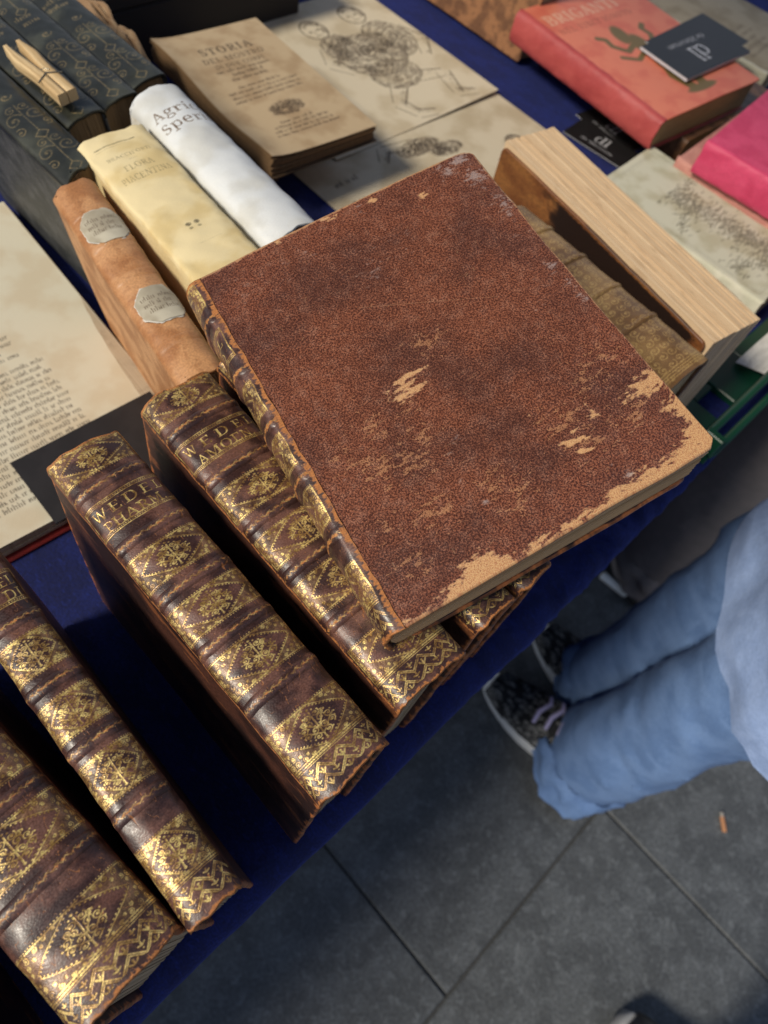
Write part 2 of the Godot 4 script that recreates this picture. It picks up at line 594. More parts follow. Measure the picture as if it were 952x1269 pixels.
func poly_wear(w: int, h: int, d: PackedFloat32Array, pts: PackedVector2Array, soft: float, val := 1.0) -> void:
	# raises d inside the outline, fading over "soft" (as a share of the height) across it; noise frays it later
	var lo := Vector2(9, 9)
	var hi := Vector2(-9, -9)
	for p in pts:
		lo = lo.min(p)
		hi = hi.max(p)
	lo -= Vector2(soft, soft)
	hi += Vector2(soft, soft)
	var asp := float(w) / h
	for j in range(maxi(0, int(lo.y * h)), mini(h, int(hi.y * h) + 1)):
		for i in range(maxi(0, int(lo.x * w)), mini(w, int(hi.x * w) + 1)):
			var q := Vector2(float(i) / w, float(j) / h)
			var best := 9.0
			var inside := false
			var n := pts.size()
			for k in n:
				var a := pts[k]
				var b := pts[(k + 1) % n]
				var aa := Vector2(a.x * asp, a.y)
				var bb := Vector2(b.x * asp, b.y)
				best = minf(best, Geometry2D.get_closest_point_to_segment(Vector2(q.x * asp, q.y), aa, bb).distance_to(Vector2(q.x * asp, q.y)))
				if (a.y > q.y) != (b.y > q.y) and q.x < (b.x - a.x) * (q.y - a.y) / (b.y - a.y) + a.x:
					inside = not inside
			var sd := best if inside else -best
			d[j * w + i] = maxf(d[j * w + i], clampf(0.5 + sd / soft * 0.5, 0.0, 1.0) * val)

func streak(w: int, h: int, d: PackedFloat32Array, a: Vector2, b: Vector2, r: float, val := 1.0) -> void:
	var n := (b - a).orthogonal().normalized() * r
	var m := (a + b) / 2.0
	poly_wear(w, h, d, PackedVector2Array([a, m + n, b, m - n]), r * 1.2, val)

# the sprinkled calf of the volume lying on top, with its scuffs where the photograph shows them
func sprinkled_cover() -> StandardMaterial3D:
	var w := 810
	var h := 1024
	var tan_ := PackedFloat32Array()
	tan_.resize(w * h)
	var gry := PackedFloat32Array()
	gry.resize(w * h)
	var rub := PackedFloat32Array()
	rub.resize(w * h)
	# bare leather
	poly_wear(w, h, tan_, PackedVector2Array([Vector2(0.904, 0.785), Vector2(0.99, 0.776), Vector2(1.05, 0.815), Vector2(0.985, 0.829), Vector2(0.912, 0.823), Vector2(0.851, 0.813), Vector2(0.904, 0.804)]), 0.02)
	poly_wear(w, h, tan_, PackedVector2Array([Vector2(0.935, 0.866), Vector2(1.05, 0.86), Vector2(1.05, 1.05), Vector2(0.58, 1.05), Vector2(0.60, 0.99), Vector2(0.66, 0.975), Vector2(0.767, 0.966), Vector2(0.86, 0.972), Vector2(0.93, 0.95), Vector2(0.965, 0.925), Vector2(0.95, 0.89)]), 0.024)
	poly_wear(w, h, tan_, PackedVector2Array([Vector2(0.13, 0.99), Vector2(0.20, 0.966), Vector2(0.255, 0.942), Vector2(0.30, 0.955), Vector2(0.34, 0.98), Vector2(0.40, 1.03), Vector2(0.12, 1.03)]), 0.02)
	poly_wear(w, h, tan_, PackedVector2Array([Vector2(-0.02, 0.99), Vector2(0.2, 0.992), Vector2(0.4, 0.984), Vector2(0.62, 0.982), Vector2(0.62, 1.04), Vector2(-0.02, 1.04)]), 0.025, 0.85)
	streak(w, h, tan_, Vector2(0.300, 0.547), Vector2(0.432, 0.546), 0.011, 1.1)
	streak(w, h, tan_, Vector2(0.327, 0.511), Vector2(0.460, 0.506), 0.009, 1.1)
	streak(w, h, tan_, Vector2(0.306, 0.530), Vector2(0.432, 0.520), 0.008, 1.0)
	streak(w, h, tan_, Vector2(0.29, 0.56), Vector2(0.33, 0.50), 0.010, 0.9)
	streak(w, h, tan_, Vector2(0.615, 0.826), Vector2(0.728, 0.847), 0.009)
	streak(w, h, tan_, Vector2(0.655, 0.858), Vector2(0.712, 0.880), 0.010)
	streak(w, h, tan_, Vector2(0.665, 0.821), Vector2(0.705, 0.815), 0.008)
	streak(w, h, tan_, Vector2(0.765, 0.774), Vector2(0.772, 0.806), 0.006)
	streak(w, h, tan_, Vector2(0.74, 0.806), Vector2(0.792, 0.812), 0.007)
	streak(w, h, tan_, Vector2(0.60, 0.737), Vector2(0.628, 0.728), 0.005, 0.8)
	# rubbed patches that only break the speckle
	for q in [[0.196, 0.681, 0.057, 0.92], [0.273, 0.701, 0.057, 0.90], [0.103, 0.606, 0.034, 0.80], [0.224, 0.576, 0.052, 0.82], [0.306, 0.660, 0.046, 0.85], [0.132, 0.643, 0.034, 0.85], [0.330, 0.580, 0.046, 0.80], [0.245, 0.820, 0.057, 0.76], [0.419, 0.829, 0.057, 0.80], [0.475, 0.870, 0.057, 0.76], [0.420, 0.900, 0.046, 0.76], [0.682, 0.786, 0.069, 0.76], [0.700, 0.850, 0.069, 0.80], [0.820, 0.720, 0.069, 0.72], [0.900, 0.700, 0.057, 0.75], [0.860, 0.840, 0.069, 0.76], [0.500, 0.450, 0.081, 0.66], [0.100, 0.800, 0.046, 0.72], [0.120, 0.900, 0.057, 0.72]]:
		var p := PackedVector2Array()
		for k in 9:
			var a := TAU * k / 9.0
			p.append(Vector2(q[0], q[1]) + Vector2(cos(a) * q[2] * 1.2, sin(a) * q[2] * 0.7) * rng.randf_range(0.6, 1.1))
		poly_wear(w, h, rub, p, 0.06, q[3])
	# grey dust and dried paste; the broad patches near the head paint in a sheen
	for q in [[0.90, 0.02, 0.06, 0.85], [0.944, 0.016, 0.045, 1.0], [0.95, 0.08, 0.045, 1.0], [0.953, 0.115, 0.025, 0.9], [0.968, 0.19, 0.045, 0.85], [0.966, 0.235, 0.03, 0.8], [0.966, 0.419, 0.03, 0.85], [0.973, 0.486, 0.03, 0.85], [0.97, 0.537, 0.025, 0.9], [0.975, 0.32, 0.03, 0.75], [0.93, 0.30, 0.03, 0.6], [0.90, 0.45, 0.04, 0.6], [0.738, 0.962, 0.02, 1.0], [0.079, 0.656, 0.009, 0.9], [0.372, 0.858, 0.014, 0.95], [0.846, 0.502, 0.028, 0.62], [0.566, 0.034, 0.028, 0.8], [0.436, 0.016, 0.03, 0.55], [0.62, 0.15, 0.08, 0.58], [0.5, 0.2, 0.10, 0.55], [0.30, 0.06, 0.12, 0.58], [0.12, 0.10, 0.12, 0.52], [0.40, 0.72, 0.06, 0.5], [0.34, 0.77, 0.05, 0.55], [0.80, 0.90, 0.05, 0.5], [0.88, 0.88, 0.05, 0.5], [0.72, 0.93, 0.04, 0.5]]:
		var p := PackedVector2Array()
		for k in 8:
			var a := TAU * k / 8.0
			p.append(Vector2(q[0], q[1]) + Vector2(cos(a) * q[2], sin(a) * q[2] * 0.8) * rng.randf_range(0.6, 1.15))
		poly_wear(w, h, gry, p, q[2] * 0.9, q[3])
	for q in [[0.60, 0.022, 0.64, 0.015], [0.515, 0.056, 0.54, 0.05], [0.27, 0.006, 0.30, 0.003], [0.74, 0.075, 0.79, 0.07], [0.42, 0.004, 0.5, 0.012]]:
		streak(w, h, tan_, Vector2(q[0], q[1]), Vector2(q[2], q[3]), 0.010, 0.85)
	# fine scratches
	var ms := Mask.new(172.0, 217.0, float(h) / 217.0)
	ms.line(114.2, 61.6, 116.0, 93.0, 0.22, 0.75)
	for k in 220:
		var a := Vector2(rng.randf_range(4, 168), rng.randf_range(10, 214))
		var an := rng.randf_range(-0.5, 0.4)
		var len := rng.randf_range(1.5, 7.0)
		ms.line(a.x, a.y, a.x + cos(an) * len, a.y + sin(an) * len, 0.11, rng.randf_range(0.25, 0.7))
	var n1 := noise(w, h, 0.0042, 4, 58)
	var n2 := noise(w, h, 0.15, 3, 42)
	var n3 := noise(w, h, 0.05, 4, 43, 2.6, 1.0)
	var n4 := noise(w, h, 0.10, 3, 44, 2.0, 1.0)
	var n5 := noise(w, h, 0.26, 2, 45)
	var n6 := noise(w, h, 0.024, 4, 46)
	var alb := PackedByteArray()
	alb.resize(w * h * 3)
	var rou := PackedByteArray()
	rou.resize(w * h)
	var hei := PackedByteArray()
	hei.resize(w * h)
	for j in h:
		var v := float(j) / h
		for i in w:
			var k := j * w + i
			var u := float(i) / w
			var a := n1[k] / 255.0
			var b := n2[k] / 255.0
			var f := n5[k] / 255.0
			var z := n6[k] / 255.0
			# sprinkling: black on red-brown calf, closer in some places than in others
			var s := smoothstep(0.28, 0.72, b * 0.55 + f * 0.45 + (a - 0.5) * 0.10 + (z - 0.5) * 0.06)
			var c := Color(0.26, 0.145, 0.12).lerp(Color(0.585, 0.36, 0.265), s)
			c = c.lerp(Color(0.60, 0.45, 0.38), smoothstep(0.55, 0.85, z) * 0.30 * s)
			c = c.lerp(Color(0.25, 0.19, 0.19), smoothstep(0.66, 0.10, a) * 0.24)
			var wn := (n3[k] / 255.0 - 0.5) * 0.75 + (n4[k] / 255.0 - 0.5) * 0.45 + (b - 0.5) * 0.25
			var t := smoothstep(0.42, 0.70, tan_[k] + wn * 1.05) if tan_[k] > 0.0 else 0.0
			t *= 1.0 - smoothstep(0.62, 0.78, f) * 0.45
			var ru := smoothstep(0.46, 0.66, rub[k] * 0.9 + wn * 0.9 + (f - 0.5) * 0.35) if rub[k] > 0.0 else 0.0
			c = c.lerp(Color(0.68, 0.49, 0.35), ru * 0.75)
			# the hinge and the edges rubbed down to the orange skin
			var hin := smoothstep(0.45, 0.75, maxf(1.0 - u / 0.020, 0.0) * 0.85 + wn * 0.4)
			hin = maxf(hin, smoothstep(0.5, 0.8, maxf(1.0 - minf(1.0 - u, v) / 0.009, 0.0) * 0.9 + wn * 0.8))
			t = maxf(t, hin * 0.75)
			t = maxf(t, ms.d[k] * 0.8)
			t = maxf(t, smoothstep(0.79, 0.86, n3[k] / 255.0 * 0.6 + f * 0.4) * 0.5)
			c = c.lerp(Color(0.87, 0.70, 0.49).lerp(Color(0.66, 0.45, 0.28), smoothstep(0.35, 0.8, f)), t * (0.92 if b < 0.66 else 0.6))
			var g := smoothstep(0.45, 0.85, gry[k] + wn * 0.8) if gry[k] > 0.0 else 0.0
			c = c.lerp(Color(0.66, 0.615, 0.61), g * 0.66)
			c = c.lerp(Color(0.70, 0.52, 0.40), smoothstep(0.70, 0.84, f) * smoothstep(0.42, 0.66, z) * 0.7)
			var e := 1.0 + (f - 0.5) * 0.22
			alb[k * 3] = clampi(int(c.r * 255.0 * e), 0, 255)
			alb[k * 3 + 1] = clampi(int(c.g * 255.0 * e), 0, 255)
			alb[k * 3 + 2] = clampi(int(c.b * 255.0 * e), 0, 255)
			rou[k] = clampi(int((0.31 + t * 0.42 + (z - 0.5) * 0.22 + (f - 0.5) * 0.15) * 255.0), 60, 250)
			hei[k] = clampi(int(150.0 + (b - 0.5) * 60.0 + (f - 0.5) * 40.0 - t * 75.0), 0, 255)
	var m := StandardMaterial3D.new()
	m.resource_name = "sprinkled calf"
	m.albedo_texture = tex(w, h, alb)
	m.roughness_texture = tex(w, h, rou, Image.FORMAT_L8)
	m.roughness = 1.0
	m.heightmap_enabled = true
	m.heightmap_texture = tex(w, h, hei, Image.FORMAT_L8)
	m.heightmap_scale = 0.03
	return m

func page_edge(called: String, a: Color, b: Color, sd: int, speck := 0.0) -> StandardMaterial3D:
	# the cut edges of a text block: fine lines that run along the leaves (u crosses them)
	var w := 256
	var h := 256
	var n1 := noise(w, 4, 0.45, 2, sd)
	var n2 := noise(w, 4, 0.06, 3, sd + 1)
	var n3 := noise(w, h, 0.03, 4, sd + 2)
	var n4 := noise(w, h, 0.3, 2, sd + 3)
	var out := PackedByteArray()
	out.resize(w * h * 3)
	for k in w * h:
		var c := a.lerp(b, clampf(n1[k % w] / 255.0 * 0.9 + n2[k % w] / 255.0 * 0.22 - 0.1, 0.0, 1.0))
		c = c.lerp(b * 0.85, smoothstep(0.6, 0.9, n3[k] / 255.0) * 0.25)
		if speck > 0.0:
			c = c.lerp(Color(0.42, 0.16, 0.12), smoothstep(0.58, 0.7, n4[k] / 255.0) * speck)
		out[k * 3] = clampi(int(c.r * 255.0), 0, 255)
		out[k * 3 + 1] = clampi(int(c.g * 255.0), 0, 255)
		out[k * 3 + 2] = clampi(int(c.b * 255.0), 0, 255)
	var m := StandardMaterial3D.new()
	m.resource_name = called
	m.albedo_texture = tex(w, h, out)
	m.roughness = 0.9
	return m

# ------------------------------------------------------------------ books
# A book stands on its fore-edge: x is its thickness (0..W), y goes up to the spine (joint at D), z runs from head (0) to tail (L).
func spine_point(p: Dictionary, u: float, z: float, lift := 0.0) -> Vector3:
	var W: float = p.W
	var th := PI * u
	var s := sin(th)
	var x := W / 2 - (W / 2 + 0.0006 + lift * 0.6) * cos(th)
	var y: float = p.D - p.drop + (p.rise + p.drop + lift) * pow(maxf(s, 0.0), p.pw)
	var n: FastNoiseLite = p.n
	var wob: float = p.wob
	x += n.get_noise_2d(z * 900.0, u * 40.0) * wob
	y += n.get_noise_2d(z * 900.0 + 300.0, u * 60.0) * wob * 1.4
	return Vector3(x, y, z)

func board(p: Dictionary, right: bool) -> MB:
	var b := MB.new()
	var D: float = p.D
	var L: float = p.L
	var t: float = p.t
	var n: FastNoiseLite = p.n
	var cr: float = p.corner
	var sp: float = p.splay_r if right else p.splay_l
	var sg := 1.0 if right else -1.0
	var x0: float = p.W if right else 0.0
	var bow: float = p.bow
	var rag: float = p.rag
	# side +1: outer face, -1: inner face
	var f := func(a: float, c: float, off: float, grow: float) -> Vector3:
		# a: 0 joint .. 1 fore-edge, c: 0 head .. 1 tail
		var y := D * (1.0 - a) - grow * (1.0 if a > 0.99 else 0.0)
		var inset := 0.0
		if y < cr:
			inset = cr - sqrt(maxf(0.0, cr * cr - (cr - y) * (cr - y)))
		var wz := n.get_noise_2d(a * 60.0, c * 90.0 + (77.0 if right else 0.0)) * rag
		var z := lerpf(inset - grow, L - inset + grow, c)
		if c < 0.001 or c > 0.999:
			z += wz
		if a > 0.999:
			y += n.get_noise_2d(z * 500.0, 9.0) * rag
		var x := x0 + sg * ((D - y) * sp + bow * sin(PI * a) + bow * 0.8 * pow(absf(c - 0.5) * 2.0, 2.0) * a) - sg * off
		return Vector3(x, y, z)
	var na := 18
	var nc := 20
	var ease := func(a: float) -> float: return 1.0 - pow(1.0 - a, 1.7)
	var ch := minf(t * 0.35, 0.0009)
	for side in 2:
		var off := 0.0 if side == 0 else t
		if (side == 0) == right:
			b.grid(na, nc, func(u, c): return f.call(ease.call(u), c, off, -ch))
		else:
			b.grid(nc, na, func(c, u): return f.call(ease.call(u), c, off, -ch))
			for k in range(b.uv.size() - (na + 1) * (nc + 1), b.uv.size()):
				b.uv[k] = Vector2(b.uv[k].y, b.uv[k].x)
	for k in b.uv.size():
		b.uv[k] = Vector2(float(ease.call(b.uv[k].x)), b.uv[k].y)
	# rim: outer chamfer, edge, inner chamfer, walked round the outline
	var ring := []
	for i in nc + 1:
		ring.append([0.0, float(i) / nc])
	for i in range(1, na + 1):
		ring.append([float(ease.call(float(i) / na)), 1.0])
	for i in range(1, nc + 1):
		ring.append([1.0, 1.0 - float(i) / nc])
	for i in range(1, na + 1):
		ring.append([float(ease.call(1.0 - float(i) / na)), 0.0])
	var s := b.v.size()
	var rows := [[0.0, -ch], [ch * 0.4, -ch * 0.3], [ch, 0.0], [t - ch, 0.0], [t, -ch]]
	for r in rows:
		for q in ring:
			b.vert(f.call(q[0], q[1], r[0], r[1]), Vector2(q[0], q[1]))
	var m := ring.size()
	for r in rows.size() - 1:
		for i in m - 1:
			var k := s + r * m + i
			if not right:
				b.quad(k, k + 1, k + m + 1, k + m)
			else:
				b.quad(k + m, k + m + 1, k + 1, k)
	return b

func make_book(o: Node3D, p: Dictionary) -> void:
	var base := {"rise": 0.008, "pw": 0.75, "t": 0.003, "sq": 0.003, "bands": [], "band_h": 0.0019, "band_w": 0.0036, "wob": 0.0005, "rag": 0.0006, "corner": 0.004, "splay_l": 0.0, "splay_r": 0.0, "bow": 0.0006, "seed": 1, "cap": 0.0012, "drop": 0.003, "layers": 26, "page_uv": 24.0, "board_r": null, "spine_part": "spine", "fore": 0.0}
	base.merge(p, true)
	p = base
	var n := FastNoiseLite.new()
	n.seed = p.seed
	n.frequency = 0.05
	n.fractal_octaves = 3
	p.n = n
	var W: float = p.W
	var L: float = p.L
	part("cover", board(p, false), p.board, o)
	part("cover", board(p, true), p.board_r if p.board_r != null else p.board, o)
	# the leaves, in gatherings of slightly different size
	var r := RandomNumberGenerator.new()
	r.seed = p.seed * 31 + 5
	var b := MB.new()
	var t: float = p.t
	var k: int = p.layers
	for i in k:
		var x0 := t + (W - 2 * t) * i / k
		var x1 := t + (W - 2 * t) * (i + 1) / k
		var top: float = p.D - 0.001 + p.rise * 0.62 * pow(sin(PI * (i + 0.5) / k), 0.8)
		var e: float = p.sq + r.randf_range(-0.0007, 0.0007)
		var z0: float = p.sq + r.randf_range(-0.0003, 0.0003)
		var z1: float = L - p.sq + r.randf_range(-0.0003, 0.0003)
		var y0: float = e + p.fore * pow(absf((i + 0.5) / k - 0.5) * 2.0, 2.0)
		var fl := func(y: float) -> float: return lerpf(p.splay_r, -p.splay_l, 1.0 - (i + 0.5) / k) * (p.D - y) * 0.85
		var sh: float = fl.call(y0)
		var q: float = p.page_uv
		# a leaf bundle that leans with the boards
		var c := [Vector3(x0 + sh, y0, z0), Vector3(x1 + sh, y0, z0), Vector3(x1 + sh, y0, z1), Vector3(x0 + sh, y0, z1), Vector3(x0, top, z0), Vector3(x1, top, z0), Vector3(x1, top, z1), Vector3(x0, top, z1)]
		var u0 := x0 * q
		var u1 := x1 * q
		b.quadp(c[3], c[2], c[6], c[7], Vector2(u0, 0), Vector2(u1, 0), Vector2(u1, 1), Vector2(u0, 1))
		b.quadp(c[1], c[0], c[4], c[5], Vector2(u1, 0), Vector2(u0, 0), Vector2(u0, 1), Vector2(u1, 1))
		b.quadp(c[0], c[1], c[2], c[3], Vector2(u0, 0), Vector2(u1, 0), Vector2(u1, 1), Vector2(u0, 1))
		b.quadp(c[4], c[7], c[6], c[5], Vector2(u0, 0), Vector2(u0, 1), Vector2(u1, 1), Vector2(u1, 0))
		b.quadp(c[0], c[3], c[7], c[4], Vector2(u0, 0), Vector2(u0, 1), Vector2(u0, 1), Vector2(u0, 0))
		b.quadp(c[1], c[5], c[6], c[2], Vector2(u1, 0), Vector2(u1, 0), Vector2(u1, 1), Vector2(u1, 1))
	part("page_block", b, p.pages, o)
	# spine leather
	b = MB.new()
	var cap: float = p.cap
	var zend := func(u: float, v: float) -> float:
		var z := lerpf(-0.0005, L + 0.0005, v)
		var rag := n.get_noise_2d(u * 55.0, 500.0 if v > 0.5 else 900.0) * cap
		return z + (rag - cap * 0.4) * (1.0 if v > 0.98 else 0.0) + (rag + cap * 0.4) * (1.0 if v < 0.02 else 0.0)
	var nu := 22
	var nv := 90
	b.grid(nu, nv, func(u, v): return spine_point(p, u, zend.call(u, v)))
	var inn := func(u: float, v: float) -> Vector3:
		var q := spine_point(p, u, zend.call(u, v))
		return q + Vector3((W / 2 - q.x) * 0.10, -0.0022, 0.0)
	for e in 2:
		var s := b.v.size()
		for i in nu + 1:
			var u := float(i) / nu
			b.vert(spine_point(p, u, zend.call(u, float(e))), Vector2(u, e))
		for i in nu + 1:
			var u := float(i) / nu
			b.vert(spine_point(p, u, zend.call(u, float(e)) + (0.0006 if e == 1 else -0.0006)) + Vector3(0, -0.0008, 0), Vector2(u, e))
		for i in nu + 1:
			var u := float(i) / nu
			b.vert(inn.call(u, float(e)), Vector2(u, absf(e - 0.01)))
		for i in nu + 1:
			var u := float(i) / nu
			b.vert(inn.call(u, float(e)) + Vector3(0, 0, -0.012 if e == 1 else 0.012), Vector2(u, absf(e - 0.02)))
		for rr in 3:
			for i in nu:
				var q := s + rr * (nu + 1) + i
				if e == 0:
					b.quad(q, q + 1, q + nu + 2, q + nu + 1)
				else:
					b.quad(q + nu + 1, q + nu + 2, q + 1, q)
	var sp := part(p.spine_part, b, p.spine, o)
	for z in p.bands:
		b = MB.new()
		var bh: float = p.band_h
		var bw: float = p.band_w
		b.grid(nu, 8, func(u, v):
			var a := lerpf(-1.0, 1.0, v)
			var fade := smoothstep(0.0, 0.12, u) * smoothstep(0.0, 0.12, 1.0 - u)
			var l := bh * (sqrt(maxf(0.0, 1.0 - a * a)) * (0.35 + 0.65 * fade) - 0.25)
			return spine_point(p, lerpf(0.02, 0.98, u), z + a * bw + n.get_noise_2d(u * 70.0, z * 4000.0) * 0.0005, l))
		for q in b.uv.size():
			b.uv[q] = Vector2(lerpf(0.02, 0.98, b.uv[q].x), clampf(b.v[q].z / L, 0.0, 1.0))
		part("raised_band", b, p.spine, sp)

func stand(o: Node3D, x: float, z: float, yaw: float, lean := 0.0, y := 0.0) -> void:
	o.transform = Transform3D(Basis(Vector3.UP, yaw) * Basis(Vector3.BACK, lean), Vector3(x, y, z))

# lays a standing book on its left cover, spine towards -x; at is the upper joint corner at the head
func lay(o: Node3D, p: Dictionary, at: Vector3, basis: Basis) -> void:
	o.transform = Transform3D(basis, at) * Transform3D(Basis(Vector3.BACK, PI / 2), Vector3(p.D, -p.W, 0))

# ------------------------------------------------------------------ people
# One continuous skin over tapered bones: distances to capsules joined smoothly, meshed as surface nets.
func body_mesh(bones: Array, cell: float, fold: float) -> MB:
	var lo := Vector3(9, 9, 9)
	var hi := Vector3(-9, -9, -9)
	for q in bones:
		for e in 2:
			var p: Vector3 = q[e]
			var r: float = q[2 + e] + 0.05
			lo = lo.min(p - Vector3.ONE * r)
			hi = hi.max(p + Vector3.ONE * r)
	var n := Vector3i(((hi - lo) / cell).ceil()) + Vector3i.ONE
	var f := PackedFloat32Array()
	f.resize(n.x * n.y * n.z)
	f.fill(1.0)
	var who := PackedByteArray()
	who.resize(f.size())
	var ns := FastNoiseLite.new()
	ns.seed = 5
	ns.frequency = 1.0
	for qi in bones.size():
		var q: Array = bones[qi]
		var a: Vector3 = q[0]
		var b: Vector3 = q[1]
		var ra: float = q[2]
		var rb: float = q[3]
		var fl: float = fold * q[5]
		var kk: float = q[6]
		var m := Vector3.ONE * (maxf(ra, rb) + 0.045)
		var i0 := Vector3i(((a.min(b) - m - lo) / cell).floor()).clamp(Vector3i.ZERO, n - Vector3i.ONE)
		var i1 := Vector3i(((a.max(b) + m - lo) / cell).ceil()).clamp(Vector3i.ZERO, n - Vector3i.ONE)
		var ab := b - a
		var il := 1.0 / maxf(ab.length_squared(), 1e-9)
		for z in range(i0.z, i1.z + 1):
			for y in range(i0.y, i1.y + 1):
				for x in range(i0.x, i1.x + 1):
					var p := lo + Vector3(x, y, z) * cell
					var t := clampf((p - a).dot(ab) * il, 0.0, 1.0)
					var d := p.distance_to(a + ab * t) - lerpf(ra, rb, t)
					if fl > 0.0 and d < 0.05 and d > -0.05:
						var wr := sin(p.x * 23.0 + p.z * 19.0)
						d += fl * (0.8 * ns.get_noise_3d(p.x * 6.0, p.y * 7.0 + wr, p.z * 6.0) + 0.9 * absf(ns.get_noise_3d(p.x * 5.0 + 7.0, p.y * 26.0 + wr * 2.2, p.z * 5.0)))
					var k := (z * n.y + y) * n.x + x
					var o := f[k]
					if d < o:
						who[k] = qi
					var h := maxf(kk - absf(d - o), 0.0) / kk
					f[k] = minf(d, o) - h * h * kk * 0.25
	for y in n.y:      # trouser legs end in a flat hem
		var yy := lo.y + y * cell
		if yy < 0.05:
			for z in n.z:
				for x in n.x:
					var k := (z * n.y + y) * n.x + x
					f[k] = maxf(f[k], 0.032 - yy)
	var mb := MB.new()
	var at := PackedInt32Array()
	at.resize(f.size())
	at.fill(-1)
	var sx := 1
	var sy := n.x
	var sz := n.x * n.y
	var co := [0, sx, sy, sx + sy, sz, sz + sx, sz + sy, sz + sx + sy]
	var cp := [Vector3(0, 0, 0), Vector3(1, 0, 0), Vector3(0, 1, 0), Vector3(1, 1, 0), Vector3(0, 0, 1), Vector3(1, 0, 1), Vector3(0, 1, 1), Vector3(1, 1, 1)]
	var ed := [[0, 1], [2, 3], [4, 5], [6, 7], [0, 2], [1, 3], [4, 6], [5, 7], [0, 4], [1, 5], [2, 6], [3, 7]]
	for z in n.z - 1:
		for y in n.y - 1:
			for x in n.x - 1:
				var k := (z * n.y + y) * n.x + x
				var c := 0
				for i in 8:
					if f[k + co[i]] < 0.0:
						c += 1
				if c == 0 or c == 8:
					continue
				var s := Vector3.ZERO
				var m := 0
				for e in ed:
					var va := f[k + co[e[0]]]
					var vb := f[k + co[e[1]]]
					if (va < 0.0) != (vb < 0.0):
						s += cp[e[0]].lerp(cp[e[1]], va / (va - vb))
						m += 1
				var p := lo + (Vector3(x, y, z) + s / m) * cell
				at[k] = mb.vert(p, Vector2(p.x + p.z, p.y))
				mb.kinds.append(bones[who[k]][4])
	for z in range(1, n.z - 1):
		for y in range(1, n.y - 1):
			for x in range(1, n.x - 1):
				var k := (z * n.y + y) * n.x + x
				var ins := f[k] < 0.0
				for ax in 3:
					var st: int = [sx, sy, sz][ax]
					if ins == (f[k + st] < 0.0):
						continue
					var s1: int = [sy, sz, sx][ax]
					var s2: int = [sz, sx, sy][ax]
					var a := at[k - s1 - s2]
					var b := at[k - s2]
					var c := at[k]
					var d := at[k - s1]
					if a < 0 or b < 0 or c < 0 or d < 0:
						continue
					if ins:
						mb.quad(a, b, c, d)
					else:
						mb.quad(d, c, b, a)
	return mb

func shoe(parent: Node3D, at: Vector3, yaw: float, upper: Material, sole_m: Material, lace_m: Material, L := 0.275) -> void:
	# a low lace-up shoe, toe towards -z
	var xf := Transform3D(Basis(Vector3.UP, yaw), at)
	var half := func(t: float) -> float:        # half width along the sole, t = 0 toe .. 1 heel
		return 0.048 * pow(sin(PI * clampf(0.06 + t * 0.9, 0.0, 1.0)), 0.42) * lerpf(1.0, 0.76, smoothstep(0.3, 0.8, t))
	var s := MB.new()
	var n := 28
	for lv in [[0.0, 0.97], [0.006, 1.03], [0.030, 1.03], [0.036, 0.97]]:
		for i in n:
			var a := TAU * i / n
			var t := 0.5 - 0.5 * cos(a)
			var w: float = half.call(t) * (1.0 if a < PI else -1.0) * absf(sin(a)) ** 0.35
			s.vert(xf * Vector3(w * lv[1], lv[0], lerpf(-L * 0.5, L * 0.5, t) * lv[1]), Vector2(float(i) / n, lv[0]))
	for r in 3:
		for i in n:
			var j := (i + 1) % n
			s.quad(r * n + i, (r + 1) * n + i, (r + 1) * n + j, r * n + j)
	var c0 := s.vert(xf * Vector3(0, 0.0, 0))
	var c1 := s.vert(xf * Vector3(0, 0.036, 0))
	for i in n:
		var j := (i + 1) % n
		s.tri(c0, i, j)
		s.tri(c1, 3 * n + j, 3 * n + i)
	part("sole", s, sole_m, parent)
	var u := MB.new()
	u.grid(20, 26, func(a, b):
		var t: float = b
		var w: float = half.call(t) * 0.98
		var hgt := lerpf(0.035, 0.095, smoothstep(0.12, 0.62, t))
		if t < 0.02 or t > 0.98:
			hgt *= 0.7
		var an: float = PI * a
		return xf * Vector3(-w * cos(an), 0.024 + hgt * pow(sin(an), 0.55), lerpf(-L * 0.485, L * 0.485, t)))
	part("upper", u, upper, parent)
	for k in 4:
		var lc := MB.new()
		var t := 0.34 + 0.075 * k
		var w: float = half.call(t) * 0.62
		var hy := 0.030 + lerpf(0.035, 0.095, smoothstep(0.12, 0.62, t))
		var zz := lerpf(-L * 0.485, L * 0.485, t)
		lc.tube(PackedVector3Array([xf * Vector3(-w, hy - 0.012, zz), xf * Vector3(-w * 0.4, hy + 0.001, zz - 0.004), xf * Vector3(w * 0.4, hy + 0.001, zz + 0.004), xf * Vector3(w, hy - 0.012, zz)]), PackedFloat32Array([0.0035, 0.0045, 0.0045, 0.0035]), 6)
		part("lace", lc, lace_m, parent)

